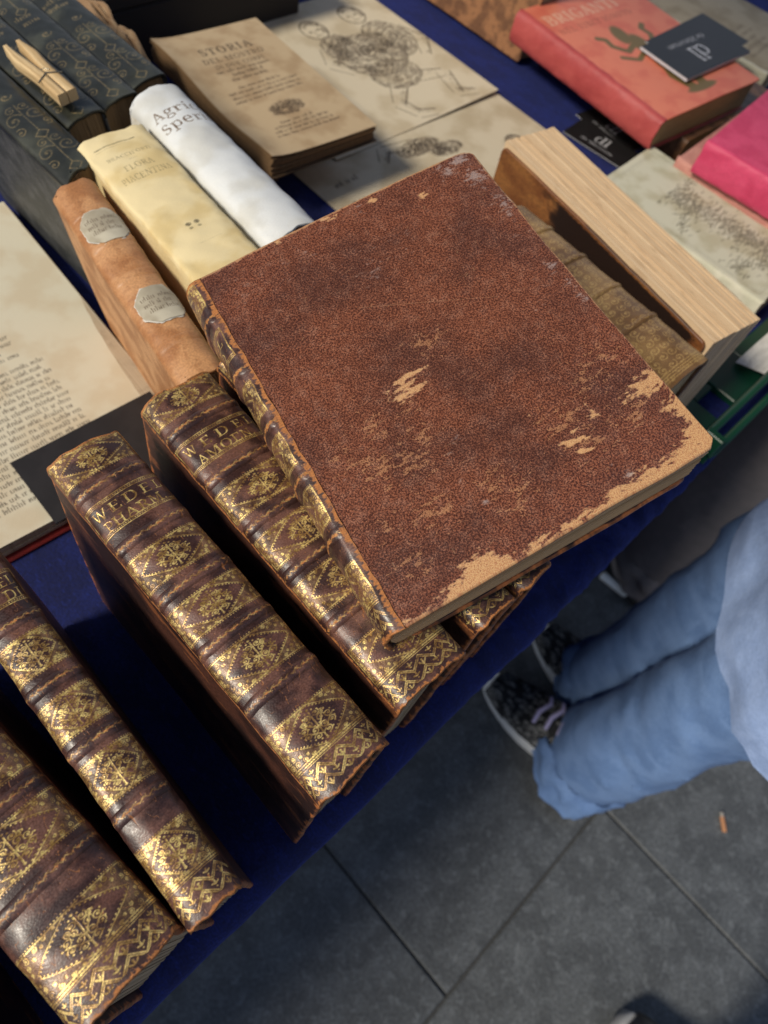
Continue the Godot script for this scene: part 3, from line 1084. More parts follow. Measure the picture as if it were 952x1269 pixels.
func hand_bones(out: Array, wrist: Vector3, dir: Vector3, side: Vector3, thumb_sign: float, c: int) -> void:
	var palm := wrist + dir * 0.085
	for k in 4:
		var off := side * (k - 1.5) * 0.021
		out.append([wrist + off * 0.6, palm + off, 0.016, 0.013, c, 0.0, 0.012])
		var ln: float = [0.066, 0.078, 0.074, 0.058][k]
		var mid := palm + off * 1.05 + dir * ln * 0.55 + side.cross(dir) * 0.006
		out.append([palm + off, mid, 0.0095, 0.0088, c, 0.0, 0.006])
		out.append([mid, mid + dir * ln * 0.42 + side.cross(dir) * 0.014, 0.0086, 0.0075, c, 0.0, 0.006])
	var tb := wrist + dir * 0.03 + side * thumb_sign * 0.036
	out.append([wrist + dir * 0.015, tb, 0.017, 0.013, c, 0.0, 0.012])
	out.append([tb, tb + dir * 0.045 + side * thumb_sign * 0.018, 0.012, 0.0095, c, 0.0, 0.008])

func person(label: String, group: String, feet: Vector3, yaw: float, o: Dictionary) -> Node3D:
	var t := thing("person", label, "person", feet, group)
	t.rotation.y = yaw
	var legs := 0
	var top := 1
	var skin := 2
	var B := []
	var gap: float = o.gap
	var wide: float = o.wide
	for s in [-1.0, 1.0]:
		var pose: Array = o.get("pose", [Vector3(0, 0, 0), Vector3(0, 0, 0), Vector3(0, 0, 0), Vector3(0, 0, 0), Vector3(0, 0, 0), Vector3(0, 0, 0)])
		var pi := 0 if s < 0 else 3
		var an: Vector3 = Vector3(s * gap, 0.0, 0.05) + pose[pi]
		var kn: Vector3 = Vector3(s * gap * 0.95, 0.50, 0.01) + pose[pi + 1]
		var hp: Vector3 = Vector3(s * 0.085, 0.92, 0.05) + pose[pi + 2]
		B.append([an, kn, wide * 1.20, wide * 1.02, legs, 1.0, 0.012])
		B.append([kn, hp, wide * 1.02, 0.098, legs, 1.0, 0.02])
		B.append([hp, Vector3(s * 0.05, 1.02, 0.05), 0.11, 0.115, legs, 0.5, 0.08])
		# shoulder, upper arm, forearm
		var sh := Vector3(s * 0.175, 1.40, 0.04)
		var el := Vector3(s * 0.235, 1.12, 0.06)
		var wr: Vector3 = Vector3(s * 0.13, 1.21, -0.15)
		B.append([Vector3(s * 0.07, 1.42, 0.04), sh, 0.085, 0.068, top, 0.6, 0.06])
		B.append([sh, el, 0.064, 0.054, top, 1.0, 0.04])
		B.append([el, wr, 0.053, 0.036, top, 1.0, 0.03])
		var dir := (Vector3(s * 0.07, 1.30, -0.24) - wr).normalized()
		B.append([wr, wr + dir * 0.03, 0.027, 0.024, skin, 0.0, 0.02])
		hand_bones(B, wr + dir * 0.02, dir, Vector3(0.2 * s, 0.45, -0.87).cross(dir).normalized(), -s, skin)
	B.append([Vector3(-0.04, 1.06, 0.045), Vector3(-0.05, 1.36, 0.05), 0.125, 0.135, top, 0.8, 0.1])
	B.append([Vector3(0.04, 1.06, 0.045), Vector3(0.05, 1.36, 0.05), 0.125, 0.135, top, 0.8, 0.1])
	B.append([Vector3(0, 1.44, 0.05), Vector3(0, 1.56, 0.035), 0.062, 0.055, skin, 0.0, 0.05])
	# head bowed over the table
	B.append([Vector3(0, 1.66, 0.03), Vector3(0, 1.62, -0.015), 0.098, 0.078, skin, 0.0, 0.04])
	B.append([Vector3(0, 1.585, -0.03), Vector3(0, 1.56, -0.045), 0.056, 0.04, skin, 0.0, 0.03])
	B.append([Vector3(0, 1.63, -0.075), Vector3(0, 1.60, -0.098), 0.013, 0.017, skin, 0.0, 0.015])
	for s in [-1.0, 1.0]:
		B.append([Vector3(s * 0.083, 1.635, 0.02), Vector3(s * 0.09, 1.605, 0.02), 0.018, 0.012, skin, 0.0, 0.01])
	var bo := part("body", body_mesh(B, o.cell, 0.013), null, t)
	bo.mesh.surface_set_material(0, o.legs)
	bo.mesh.surface_set_material(1, o.top_m)
	bo.mesh.surface_set_material(2, plain("skin", lin(0.42, 0.25, 0.18), 0.55))
	# each trouser leg ends in a turned hem with a crisp edge
	for s in [-1.0, 1.0]:
		var pose: Array = o.get("pose", [Vector3(0, 0, 0), Vector3(0, 0, 0), Vector3(0, 0, 0), Vector3(0, 0, 0), Vector3(0, 0, 0), Vector3(0, 0, 0)])
		var c: Vector3 = Vector3(s * gap, 0.0, 0.05) + pose[0 if s < 0 else 3]
		var k2: Vector3 = Vector3(s * gap * 0.95, 0.50, 0.01) + pose[1 if s < 0 else 4]
		var hm := MB.new()
		var wn := FastNoiseLite.new()
		wn.seed = 21 + int(s)
		wn.frequency = 1.0
		for inner in 2:
			var f2 := func(a, b):
				var y: float = lerpf(0.022, 0.085, b)
				var th: float = TAU * a
				var rr: float = wide * 1.22 + 0.006 * (1.0 - b) + wn.get_noise_3d(cos(th) * 1.2, b * 0.8, sin(th) * 1.2) * 0.022 - 0.004 * inner - 0.008 * smoothstep(0.7, 1.0, b)
				var cc := c.lerp(k2, y / 0.5)
				return Vector3(cc.x + sin(th) * rr, y + 0.006 * sin(th * 2.0 + s), cc.z + cos(th) * rr)
			if inner == 1:
				hm.grid(48, 8, f2)
			else:
				hm.grid(48, 8, func(a, b): return f2.call(1.0 - a, b))
		hm.grid(48, 1, func(a, b):
			var th: float = TAU * a
			var rr: float = wide * 1.22 + 0.006 + wn.get_noise_3d(cos(th) * 1.2, 0.0, sin(th) * 1.2) * 0.022 - 0.004 * b
			return Vector3(c.x + sin(th) * rr, 0.022 + 0.006 * sin(th * 2.0 + s), c.z + cos(th) * rr))
		part("trouser_hem", hm, o.legs, t)
	# hair: a cap over the back and the top of the head
	var hr := MB.new()
	hr.grid(24, 14, func(a, b):
		var th: float = TAU * a
		var ph: float = b * 2.1
		var k := 1.0 if cos(th) > -0.35 else clampf(1.2 - b * 0.75, 0.0, 1.0)
		return Vector3(0, 1.665, 0.025) + Vector3(sin(th) * sin(ph * k) * 0.104, cos(ph * k) * 0.112, cos(th) * sin(ph * k) * 0.115))
	part("hair", hr, plain("hair", lin(0.03, 0.018, 0.012), 0.6), t)
	var fm := plain("eyes and lips", lin(0.08, 0.03, 0.03), 0.5)
	for q in [["eye", -0.032, 1.632, -0.083, 0.024], ["eye", 0.032, 1.632, -0.083, 0.024], ["mouth", 0.0, 1.572, -0.088, 0.042]]:
		var ft := MB.new()
		ft.box(Vector3(q[1], q[2], q[3]), Vector3(q[4], 0.009, 0.008), 0.003)
		part(q[0], ft, fm, t)
	# the loose top hangs as a shell of its own over the hips
	var hem: float = o.hem
	var sw := MB.new()
	var ns := FastNoiseLite.new()
	ns.seed = 11
	ns.frequency = 1.0
	var rx: float = o.get("rx", 0.205)
	var rz: float = o.get("rz", 0.15)
	for inner in 2:
		var f := func(a, b):
			var y := lerpf(hem, 1.32, b)
			var th: float = TAU * a
			var k := lerpf(1.0, 0.80, smoothstep(0.0, 0.9, b))
			var w := ns.get_noise_3d(cos(th) * 2.6, b * 3.0, sin(th) * 2.6) * 0.016 + ns.get_noise_3d(cos(th) * 5.0, b * 9.0, sin(th) * 5.0) * 0.007
			w += 0.003 * smoothstep(0.075, 0.06, b) - 0.005 * smoothstep(0.012, 0.0, absf(b - 0.075))
			var d: float = -0.004 * inner
			return Vector3(sin(th) * (rx * k + w + d), y + sin(th * 2.0 + 0.7) * 0.012 * (1.0 - b), float(o.get("back", 0.045)) + cos(th) * (rz * k + w + d))
		if inner == 1:
			sw.grid(64, 40, f)
		else:
			sw.grid(64, 40, func(a, b): return f.call(1.0 - a, b))
	part("sweater", sw, o.top_m, t)
	for s in [-1.0, 1.0]:
		var sn := Node3D.new()
		sn.name = numbered(t, "shoe")
		t.add_child(sn)
		shoe(sn, Vector3(s * gap * 1.02, 0.0, o.toe), -0.08 * s, o.upper, o.sole, o.lace)
	return t

# ------------------------------------------------------------------ flat printed things
func sheet(b: MB, w: float, l: float, th: float, curl: Callable) -> void:
	# a leaf with thickness; curl(u, v) -> height
	var nu := 12
	var nv := 12
	b.grid(nu, nv, func(u, v): return Vector3(u * w, th + float(curl.call(u, v)), v * l))
	b.grid(nu, nv, func(u, v): return Vector3((1.0 - u) * w, float(curl.call(1.0 - u, v)), v * l))
	for e in 4:
		b.grid(12, 1, func(a, q):
			var u: float = [a, 1.0, 1.0 - a, 0.0][e]
			var v: float = [1.0, 1.0 - a, 0.0, a][e]
			return Vector3(u * w, float(curl.call(u, v)) + th * (1.0 - q), v * l))

func card_mask(turned: bool) -> Mask:
	var m := Mask.new(85.0, 55.0, 4.0)
	text(m, "dl", 42.5, 32.0, 27.0, 0.5, -1.0, 0.9)
	text(m, "de librorum", 42.5, 43.0, 8.0)
	if turned:
		m.d.reverse()
	return m

func engraving(m: Mask, heads: Array, masses: Array, limbs: Array, k: float) -> void:
	# a hatched anatomical figure: heads, a swollen trunk with its entrails, thin bent limbs (millimetres on the sheet)
	for q in masses:
		for i in int(q[4] * 2.2):
			var a := rng.randf() * TAU
			var d := sqrt(rng.randf())
			var p := Vector2(q[0] + cos(a) * q[2] * d, q[1] + sin(a) * q[3] * d)
			var e := Vector2.from_angle(a + 1.3) * k * rng.randf_range(3.0, 9.0)
			m.line(p.x, p.y, p.x + e.x, p.y + e.y, 0.34, rng.randf_range(0.45, 1.0))
		for i in 26:
			var a := TAU * i / 26.0
			var b := TAU * (i + 1) / 26.0
			m.line(q[0] + cos(a) * q[2], q[1] + sin(a) * q[3], q[0] + cos(b) * q[2], q[1] + sin(b) * q[3], 0.6 if sin(a) > -0.2 else 0.35, 0.75)
	for q in masses.slice(0, 3):
		for i in 5:
			m.curl(q[0] + rng.randf_range(-0.6, 0.6) * q[2], q[1] + rng.randf_range(-0.6, 0.6) * q[3], rng.randf_range(5.0, 11.0) * k, rng.randf() * TAU, 1.5, 0.9, 1.0)
	for hd in heads:
		for i in 28:
			var a := TAU * i / 28.0
			var b := TAU * (i + 1) / 28.0
			m.line(hd.x + cos(a) * 17 * k, hd.y + sin(a) * 20 * k, hd.x + cos(b) * 17 * k, hd.y + sin(b) * 20 * k, 0.8, 0.9)
		for i in 90:
			var a := rng.randf_range(-2.6, 0.6)
			var d := rng.randf_range(10, 18) * k
			m.line(hd.x + cos(a) * d, hd.y + sin(a) * d * 1.1, hd.x + cos(a + 0.25) * d, hd.y + sin(a + 0.25) * d * 1.1, 0.5, rng.randf_range(0.4, 0.9))
		for e in [Vector2(-7, 2), Vector2(5, 1)]:
			m.blob(hd.x + e.x * k, hd.y + e.y * k, 3.2 * k, 1.8 * k, 0.1, 0.85)
		m.line(hd.x - 1 * k, hd.y + 2 * k, hd.x - 2 * k, hd.y + 8 * k, 0.5, 0.8)
		m.line(hd.x - 5 * k, hd.y + 12 * k, hd.x + 3 * k, hd.y + 12 * k, 0.6, 0.8)
	for l in limbs:
		for i in l.size() - 1:
			var a: Vector2 = l[i]
			var b: Vector2 = l[i + 1]
			var nrm := (b - a).orthogonal().normalized() * k * lerpf(11.0, 5.0, float(i) / l.size())
			m.line(a.x + nrm.x, a.y + nrm.y, b.x + nrm.x * 0.7, b.y + nrm.y * 0.7, 0.8, 0.9)
			m.line(a.x - nrm.x, a.y - nrm.y, b.x - nrm.x * 0.7, b.y - nrm.y * 0.7, 0.5, 0.8)
			for j in 26:
				var t := rng.randf()
				var c := a.lerp(b, t) + nrm * rng.randf_range(0.1, 0.9)
				m.line(c.x, c.y, c.x + nrm.y * 0.25 + 1.0, c.y - nrm.x * 0.25, 0.35, rng.randf_range(0.3, 0.7))

# ------------------------------------------------------------------ the scene
func _ready() -> void:
	rng.seed = 20240607
	# camera
	var cam := Camera3D.new()
	cam.name = "camera"
	add_child(cam)
	cam.transform = Transform3D(Basis(Vector3(0.717194, 0.155799, 0.679234), Vector3(0.544429, 0.483158, -0.685679), Vector3(-0.435006, 0.861560, 0.261697)), Vector3(-0.04578, 0.48965, 0.22159))
	cam.near = 0.02
	cam.far = 200.0
	var lens := CameraAttributesPhysical.new()
	lens.frustum_focal_length = 16.724
	lens.frustum_near = 0.02
	lens.frustum_far = 200.0
	lens.frustum_focus_distance = 0.335
	lens.exposure_aperture = 6.0
	cam.attributes = lens
	cam.current = true
	# sky: thin bright haze, paler towards the horizon
	var sky_m := ProceduralSkyMaterial.new()
	sky_m.sky_top_color = Color(0.56, 0.66, 0.82)
	sky_m.sky_horizon_color = Color(0.95, 0.96, 0.97)
	sky_m.sky_curve = 0.3
	sky_m.ground_bottom_color = Color(0.30, 0.29, 0.28)
	sky_m.ground_horizon_color = Color(0.55, 0.54, 0.53)
	sky_m.sun_angle_max = 0.0
	var sky := Sky.new()
	sky.sky_material = sky_m
	var env := Environment.new()
	env.background_mode = Environment.BG_SKY
	env.sky = sky
	env.background_energy_multiplier = 0.58
	env.tonemap_mode = Environment.TONE_MAPPER_LINEAR
	env.tonemap_exposure = 1.06
	env.sdfgi_enabled = true
	env.ssao_enabled = true
	env.ssil_enabled = true
	var we := WorldEnvironment.new()
	we.name = "world_environment"
	we.environment = env
	add_child(we)
	# sun: low-left of the stall, softened by thin cloud
	var sun := DirectionalLight3D.new()
	sun.name = "sun"
	add_child(sun)
	sun.look_at_from_position(Vector3.ZERO, Vector3(0.96, -0.92, 0.24))
	sun.light_energy = 1.05
	sun.light_color = Color(1.0, 0.96, 0.89)
	sun.light_angular_distance = 13.0
	sun.shadow_enabled = true

	var f := SystemFont.new()
	f.font_names = PackedStringArray(["Droid Serif"])
	font_rid = f.get_rids()[0]

	build_ground()
	build_table()
	build_set()
	build_second_row()
	build_series()
	build_far_books()
	build_prints()
	build_open_book()
	build_cards_and_pin()
	build_stand()
	build_people()
	build_added_awning()

func build_ground() -> void:
	var g := MB.new()
	g.quadp(Vector3(-60, FLOOR - 0.005, -60), Vector3(-60, FLOOR - 0.005, 60), Vector3(60, FLOOR - 0.005, 60), Vector3(60, FLOOR - 0.005, -60))
	var bed := structure("ground", g, plain("joint mortar", lin(0.05, 0.05, 0.05), 0.95))
	var fl := Node3D.new()
	fl.name = "pavement"
	fl.set_meta("kind", "structure")
	add_child(fl)
	var mats := []
	for k in 3:
		var t := [Color(0.30, 0.315, 0.33), Color(0.32, 0.333, 0.345), Color(0.285, 0.30, 0.315)]
		var c: Color = t[k]
		mats.append(triplanar(grained("stone slab", c * 0.88, c * 1.02, c * 1.30, 0.55, 0.10, 60 + k * 9, 0.02, 0.48), 2.6, true))
	# running bond: rows 0.52 m deep, slabs 0.78 m long
	for row in range(-5, 8):
		var z0 := 0.50 + row * 0.52
		var off := 0.48 if row % 2 == 0 else 0.09
		for c in range(-6, 8):
			var x0 := off + c * 0.78
			var b := MB.new()
			b.box(Vector3(x0 + 0.39, FLOOR - 0.02 + rng.randf_range(-0.0008, 0.0008), z0 + 0.26), Vector3(0.777, 0.04, 0.517), 0.0025)
			part("slab", b, mats[rng.randi() % 3], fl)
	# cigarette end
	var cig := thing("cigarette_end", "orange cigarette end lying on grey paving", "litter", Vector3(0.619, FLOOR, 0.669))
	cig.rotation.y = 0.75
	var cb := MB.new()
	cb.tube(PackedVector3Array([Vector3(-0.012, 0.0042, 0), Vector3(-0.011, 0.0042, 0), Vector3(0.012, 0.004, 0), Vector3(0.013, 0.004, 0.001)]), PackedFloat32Array([0.0032, 0.004, 0.004, 0.003]), 8)
	part("filter", cb, plain("filter paper", lin(0.42, 0.20, 0.10), 0.8), cig)
	var c2 := MB.new()
	c2.tube(PackedVector3Array([Vector3(0.012, 0.004, 0.0), Vector3(0.02, 0.004, 0.001)]), PackedFloat32Array([0.0036, 0.003]), 8)
	part("paper_tip", c2, plain("burnt paper", lin(0.3, 0.28, 0.26), 0.9), cig)

func build_table() -> void:
	var t := thing("trestle_table", "folding market table hidden under blue velvet cloth", "table", Vector3.ZERO)
	var b := MB.new()
	b.box(Vector3(0.35, -0.022, -0.30), Vector3(3.2, 0.032, 1.02), 0.003, 2.0)
	var wood := grained("table wood", Color(0.45, 0.33, 0.22), Color(0.55, 0.42, 0.29), Color(0.36, 0.25, 0.16), 0.7, 0.02, 301, 0.02, 0.2, 256, 8.0, 1.0)
	part("table_top", b, wood, t)
	for x in [-1.1, 1.8]:
		for z in [-0.74, 0.12]:
			var l := MB.new()
			l.box(Vector3(x, -0.394, z), Vector3(0.04, 0.712, 0.04), 0.004, 2.0)
			part("leg", l, wood, t)
	# velvet: flat on the table, rolled over its front edge, rucked near the big book, then hanging in folds
	var ns := FastNoiseLite.new()
	ns.seed = 77
	ns.frequency = 1.0
	var v := MB.new()
	var prof := func(s: float) -> Vector2:      # s: metres along the cloth from the back, gives (z, y)
		var flat := 1.006
		if s < flat:
			return Vector2(-0.80 + s, 0.0)
		var q := (s - flat) / 0.016
		if q < PI / 2:
			return Vector2(0.206 + sin(q) * 0.016, -0.016 + cos(q) * 0.016)
		return Vector2(0.222, -0.016 - (s - flat - 0.016 * PI / 2))
	var rows := PackedFloat32Array()
	var s := 0.0
	while s < 0.72:
		rows.append(s)
		s += 0.04
	while s < 1.08:
		rows.append(s)
		s += 0.0045
	while s < 1.73:
		rows.append(s)
		s += 0.03
	var cols := PackedFloat32Array()
	var x := -1.25
	while x < 1.95:
		cols.append(x)
		x += 0.005 if x > -0.2 and x < 0.9 else 0.03
	var st := 0
	for r in rows:
		var p: Vector2 = prof.call(r)
		for c in cols:
			var on := smoothstep(0.88, 0.98, r)
			var ruck := smoothstep(0.08, 0.25, c) * smoothstep(0.62, 0.36, c)
			var w := ns.get_noise_2d(c * 24.0 + r * 9.0, r * 5.0) * 0.014 * ruck * on
			w += absf(ns.get_noise_2d(c * 46.0 - r * 22.0, r * 7.0)) * 0.014 * ruck * on
			w += ns.get_noise_2d(c * 9.0, r * 9.0) * 0.0010
			var y := p.y
			var z := p.x
			if r < 1.006:
				y += maxf(w, -0.0004) + 0.0002
			else:
				var k := clampf((r - 1.006) / 0.025, 0.0, 1.0)
				y += w * (1.0 - k)
				z += w * 0.3 * k * smoothstep(1.2, 1.05, r) - absf(ns.get_noise_2d(c * 3.5, r * 0.6)) * 0.03 * smoothstep(1.05, 1.4, r) - 0.004 * smoothstep(1.02, 1.1, r)
				z += ns.get_noise_2d(c * 7.0, 3.0) * 0.0022 * (1.0 - smoothstep(1.1, 1.3, r))
			v.vert(Vector3(c, y, z), Vector2(c, r))
	for j in rows.size() - 1:
		for i in cols.size() - 1:
			var k := j * cols.size() + i
			v.quad(k, k + cols.size(), k + cols.size() + 1, k + 1)
	var vel := grained("blue velvet", Color(0.205, 0.225, 0.265), Color(0.26, 0.28, 0.32), Color(0.37, 0.38, 0.41), 0.95, 0.08, 401, 0.012, 0.5, 512, 1.0, 2.0)
	vel.uv1_scale = Vector3(5, 5, 5)
	vel.rim_enabled = true
	vel.rim = 0.4
	vel.rim_tint = 1.0
	vel.albedo_color = Color(0.27, 0.41, 1.0)
	var cl := part("velvet_cloth", v, vel, self)
	cl.set_meta("label", "deep blue velvet cloth covering the book stall table")
	cl.set_meta("category", "cloth")

const BANDS := [0.0255, 0.0605, 0.0942, 0.126, 0.159]

func build_set() -> void:
	var g := "gilt calf volumes of one set"
	var pages := page_edge("old text block", Color(0.76, 0.69, 0.58), Color(0.50, 0.43, 0.34), 501)
	var red := page_edge("sprinkled text block", Color(0.60, 0.50, 0.40), Color(0.38, 0.28, 0.21), 511, 0.6)
	var calf := calf_board("dark calf", 521)
	var calf2 := calf_board("dark calf, more rubbed", 541)
	var base := {"pw": 0.58, "L": 0.210, "t": 0.0032, "sq": 0.0045, "bands": BANDS, "board": calf, "pages": pages, "bow": 0.0008, "cap": 0.0022, "rag": 0.0009}
	var o: Node3D
	var p: Dictionary
	# thick volume beside the stall's near end
	var o1_spine := gilt_spine("gilt calf spine, thick volume", 52.0, "WEDEL", "", 611, 0.62)
	o = thing("antique_book", "thick gilt brown calf volume with torn tail cap and bare spine edge", "book", Vector3.ZERO, g)
	p = base.duplicate()
	p.merge({"W": 0.046, "D": 0.160, "rise": 0.0085, "spine": o1_spine, "seed": 3, "cap": 0.0035, "splay_r": 0.02, "splay_l": 0.01}, true)
	make_book(o, p)
	stand(o, -0.1365, 0.0026, 0.10)
	# its neighbour, whose shadow fills the gap before it
	o = thing("antique_book", "brown calf volume on the outer side of the thick torn capped one", "book", Vector3.ZERO, g)
	p = base.duplicate()
	p.merge({"W": 0.038, "D": 0.162, "rise": 0.0075, "spine": o1_spine, "seed": 4}, true)
	make_book(o, p)
	stand(o, -0.2050, 0.0, 0.04)
	# slim volume
	o = thing("antique_book", "slim gilt brown calf volume next to the thick one with torn cap", "book", Vector3.ZERO, g)
	p = base.duplicate()
	p.merge({"W": 0.0245, "D": 0.161, "rise": 0.0065, "spine": gilt_spine("gilt calf spine, slim volume", 29.0, "WEDEL", "DI", 631, 0.7), "seed": 5, "splay_r": 0.035, "board": calf2}, true)
	make_book(o, p)
	stand(o, -0.0650, 0.0, -0.015)
	# PHARM.
	o = thing("antique_book", "brown calf volume with gilt spine lettered WEDEL PHARM", "book", Vector3.ZERO, g)
	p = base.duplicate()
	p.merge({"W": 0.0395, "D": 0.165, "rise": 0.0075, "spine": gilt_spine("gilt calf spine, PHARM", 45.0, "WEDEL", "PHARM.", 651, 0.55), "seed": 7, "splay_l": 0.02}, true)
	make_book(o, p)
	stand(o, 0.0, 0.0, -0.006)
	# AMOEN.
	o = thing("antique_book", "brown calf volume with gilt spine lettered WEDEL AMOEN", "book", Vector3.ZERO, g)
	p = base.duplicate()
	p.merge({"W": 0.0445, "D": 0.1625, "rise": 0.008, "spine": gilt_spine("gilt calf spine, AMOEN", 50.0, "WEDEL", "AMOEN.", 671, 0.5), "seed": 9, "board": calf2, "splay_l": 0.012}, true)
	make_book(o, p)
	stand(o, 0.0571, -0.006, -0.0236)
	# two slim ones under the overhang
	var sl := gilt_spine("gilt calf spine, hidden volumes", 32.0, "WEDEL", "", 691, 0.75)
	for k in 2:
		o = thing("antique_book", ["slim gilt volume between AMOEN volume and last volume under lying book", "last slim gilt volume under the tail of the lying book"][k], "book", Vector3.ZERO, g)
		p = base.duplicate()
		p.merge({"W": [0.0285, 0.0265][k], "D": 0.161, "rise": 0.007, "spine": sl, "seed": 11 + k, "pages": red, "board": calf2}, true)
		make_book(o, p)
		stand(o, [0.1095, 0.1425][k], -0.008, 0.0)
	# a taller one below the lying volume carries its fore-edge
	o = thing("antique_book", "tall calf volume wholly covered by the large lying volume", "book", Vector3.ZERO, g)
	p = base.duplicate()
	p.merge({"W": 0.030, "D": 0.181, "L": 0.13, "rise": 0.006, "spine": sl, "seed": 14, "bands": [0.03, 0.065, 0.1], "board": calf2}, true)
	make_book(o, p)
	stand(o, 0.184, 0.002, 0.0)
	# the volume lying on top
	o = thing("antique_book", "large scuffed brown leather volume lying on top of standing books", "book", Vector3.ZERO, g)
	p = base.duplicate()
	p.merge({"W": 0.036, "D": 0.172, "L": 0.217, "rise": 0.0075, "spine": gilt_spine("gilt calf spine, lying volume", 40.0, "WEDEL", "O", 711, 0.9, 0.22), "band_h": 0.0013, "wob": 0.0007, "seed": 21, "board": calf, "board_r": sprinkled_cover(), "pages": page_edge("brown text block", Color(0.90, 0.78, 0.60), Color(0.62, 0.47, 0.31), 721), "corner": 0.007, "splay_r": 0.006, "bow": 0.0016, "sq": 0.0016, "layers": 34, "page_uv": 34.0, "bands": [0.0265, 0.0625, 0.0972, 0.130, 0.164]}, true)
	make_book(o, p)
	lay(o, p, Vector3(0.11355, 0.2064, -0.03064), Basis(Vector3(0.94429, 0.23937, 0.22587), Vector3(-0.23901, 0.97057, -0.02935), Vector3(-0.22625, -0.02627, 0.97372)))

func build_second_row() -> void:
	var pages := page_edge("pale text block", Color(0.80, 0.74, 0.62), Color(0.58, 0.50, 0.38), 801)
	var g := "books standing in the second row"
	var o: Node3D
	# orange-tan calf with two paper labels
	o = thing("antique_book", "tan calf book with two torn paper labels on spine", "book", Vector3.ZERO, g)
	var tan_m := triplanar(grained("tan calf", Color(0.64, 0.43, 0.26), Color(0.77, 0.57, 0.39), Color(0.50, 0.31, 0.18), 0.5, 0.03, 811, 0.012, 0.25), 9.0)
	var p := {"W": 0.030, "D": 0.143, "L": 0.185, "rise": 0.007, "spine": tan_m, "board": tan_m, "pages": pages, "seed": 31, "bands": [0.03, 0.062, 0.095, 0.128, 0.155], "band_h": 0.0009, "cap": 0.003}
	make_book(o, p)
	stand(o, 0.137, -0.199, -0.155, 0.13)
	var lab := Mask.new(26.0, 24.0, 5.0)
	word_lines(lab, 4, 22, 8, 20, 4.2, 1.6)
	var lab_m := printed("aged label paper", lab, Color(0.76, 0.73, 0.65), Color(0.64, 0.60, 0.52), Color(0.36, 0.31, 0.25), 815)
	var white := plain("torn white paper", Color(0.82, 0.80, 0.76), 0.9)
	var n := FastNoiseLite.new()
	n.frequency = 0.05
	n.seed = 31
	var q := {"W": 0.030, "D": 0.143, "rise": 0.007, "drop": 0.003, "pw": 0.75, "wob": 0.0005, "n": n}
	var sp := o.get_node("spine")
	for e in [[0.033, 0.063, 0.24, 0.88], [0.110, 0.139, 0.28, 0.93]]:
		for rim in 2:
			var b := MB.new()
			b.grid(14, 14, func(u, v):
				var uu: float = lerpf(-1.0, 1.0, u)
				var vv: float = lerpf(-1.0, 1.0, v)
				# an octagon: cut corners
				var cut := maxf(0.0, absf(uu) + absf(vv) - 1.45) / 2.0
				uu -= signf(uu) * cut
				vv -= signf(vv) * cut
				var gr := 1.0 if rim == 1 else 1.05 + n.get_noise_2d(uu * 160.0, vv * 160.0 + e[0] * 999.0) * 0.08
				return spine_point(q, lerpf(e[2], e[3], 0.5 + uu * gr * 0.5), lerpf(e[0], e[1], 0.5 + vv * gr * 0.5), 0.0006 + 0.0005 * rim))
			part("paper_label" if rim == 1 else "label_border", b, lab_m if rim == 1 else white, sp)
	# yellow paper cover
	o = thing("paperback_book", "yellowed paper covered book lettered FLORA PIACENTINA", "book", Vector3.ZERO, g)
	var ym := Mask.new(56.0, 215.0, 4.0)
	ym.line(13, 14, 36, 14, 0.5, 0.7)
	ym.line(13, 16.5, 30, 16.5, 0.15, 0.4)
	text(ym, "BRACCIFORTI", 28, 29.5, 4.6, 0.5, 0.1, 0.8, 0.6)
	ym.line(26, 33.5, 30, 33.5, 0.2, 0.5)
	text(ym, "FLORA", 28, 44.5, 8.0, 0.5, 0.1, 0.56, 0.5)
	text(ym, "PIACENTINA", 28, 55.0, 8.0, 0.5, 0.1, 0.56, 0.5)
	for k in 2:
		ym.blob(26.0 + 4.5 * k, 111, 1.7, 1.9, 0.3, 0.75)
		ym.blob(26.0 + 4.5 * k, 115, 1.2, 1.2, 0.3, 0.6)
	ym.line(24, 130, 36, 130, 0.12, 0.3)
	var ysp := printed("yellowed paper spine", ym, Color(0.90, 0.83, 0.65), Color(0.84, 0.75, 0.54), Color(0.28, 0.26, 0.20), 821)
	var yb := triplanar(grained("yellowed paper", Color(0.86, 0.78, 0.58), Color(0.90, 0.83, 0.64), Color(0.78, 0.68, 0.46), 0.8, 0.01, 823, 0.01, 0.1), 6.0)
	p = {"W": 0.050, "D": 0.152, "L": 0.205, "rise": 0.0045, "pw": 0.45, "t": 0.0008, "sq": 0.0012, "spine": ysp, "board": yb, "pages": pages, "seed": 33, "cap": 0.003, "wob": 0.0007, "corner": 0.001}
	make_book(o, p)
	stand(o, 0.1635, -0.224, -0.075, 0.06)
	# white vellum
	o = thing("antique_book", "white vellum book with handwritten title Agricoltor Speriment", "book", Vector3.ZERO, g)
	var wm := Mask.new(54.0, 176.0, 4.0)
	text(wm, "Agricoltor.", 10, 34, 12.5, 0.0, 0.2, 0.98, 0.85)
	text(wm, "Speriment.", 10, 48, 12.5, 0.0, 0.2, 0.98, 0.85)
	var wsp := printed("vellum spine", wm, Color(0.86, 0.87, 0.87), Color(0.81, 0.81, 0.79), Color(0.30, 0.20, 0.11), 831, 0.45, null, 0.10)
	var wb := triplanar(grained("vellum", Color(0.86, 0.84, 0.79), Color(0.91, 0.90, 0.87), Color(0.66, 0.58, 0.45), 0.5, 0.02, 833, 0.02, 0.15), 8.0)
	p = {"W": 0.044, "D": 0.150, "L": 0.174, "rise": 0.0105, "pw": 0.9, "t": 0.002, "spine": wsp, "board": wb, "pages": pages, "seed": 35, "cap": 0.003, "wob": 0.0006, "rag": 0.0012}
	make_book(o, p)
	stand(o, 0.214, -0.249, -0.055, 0.02)

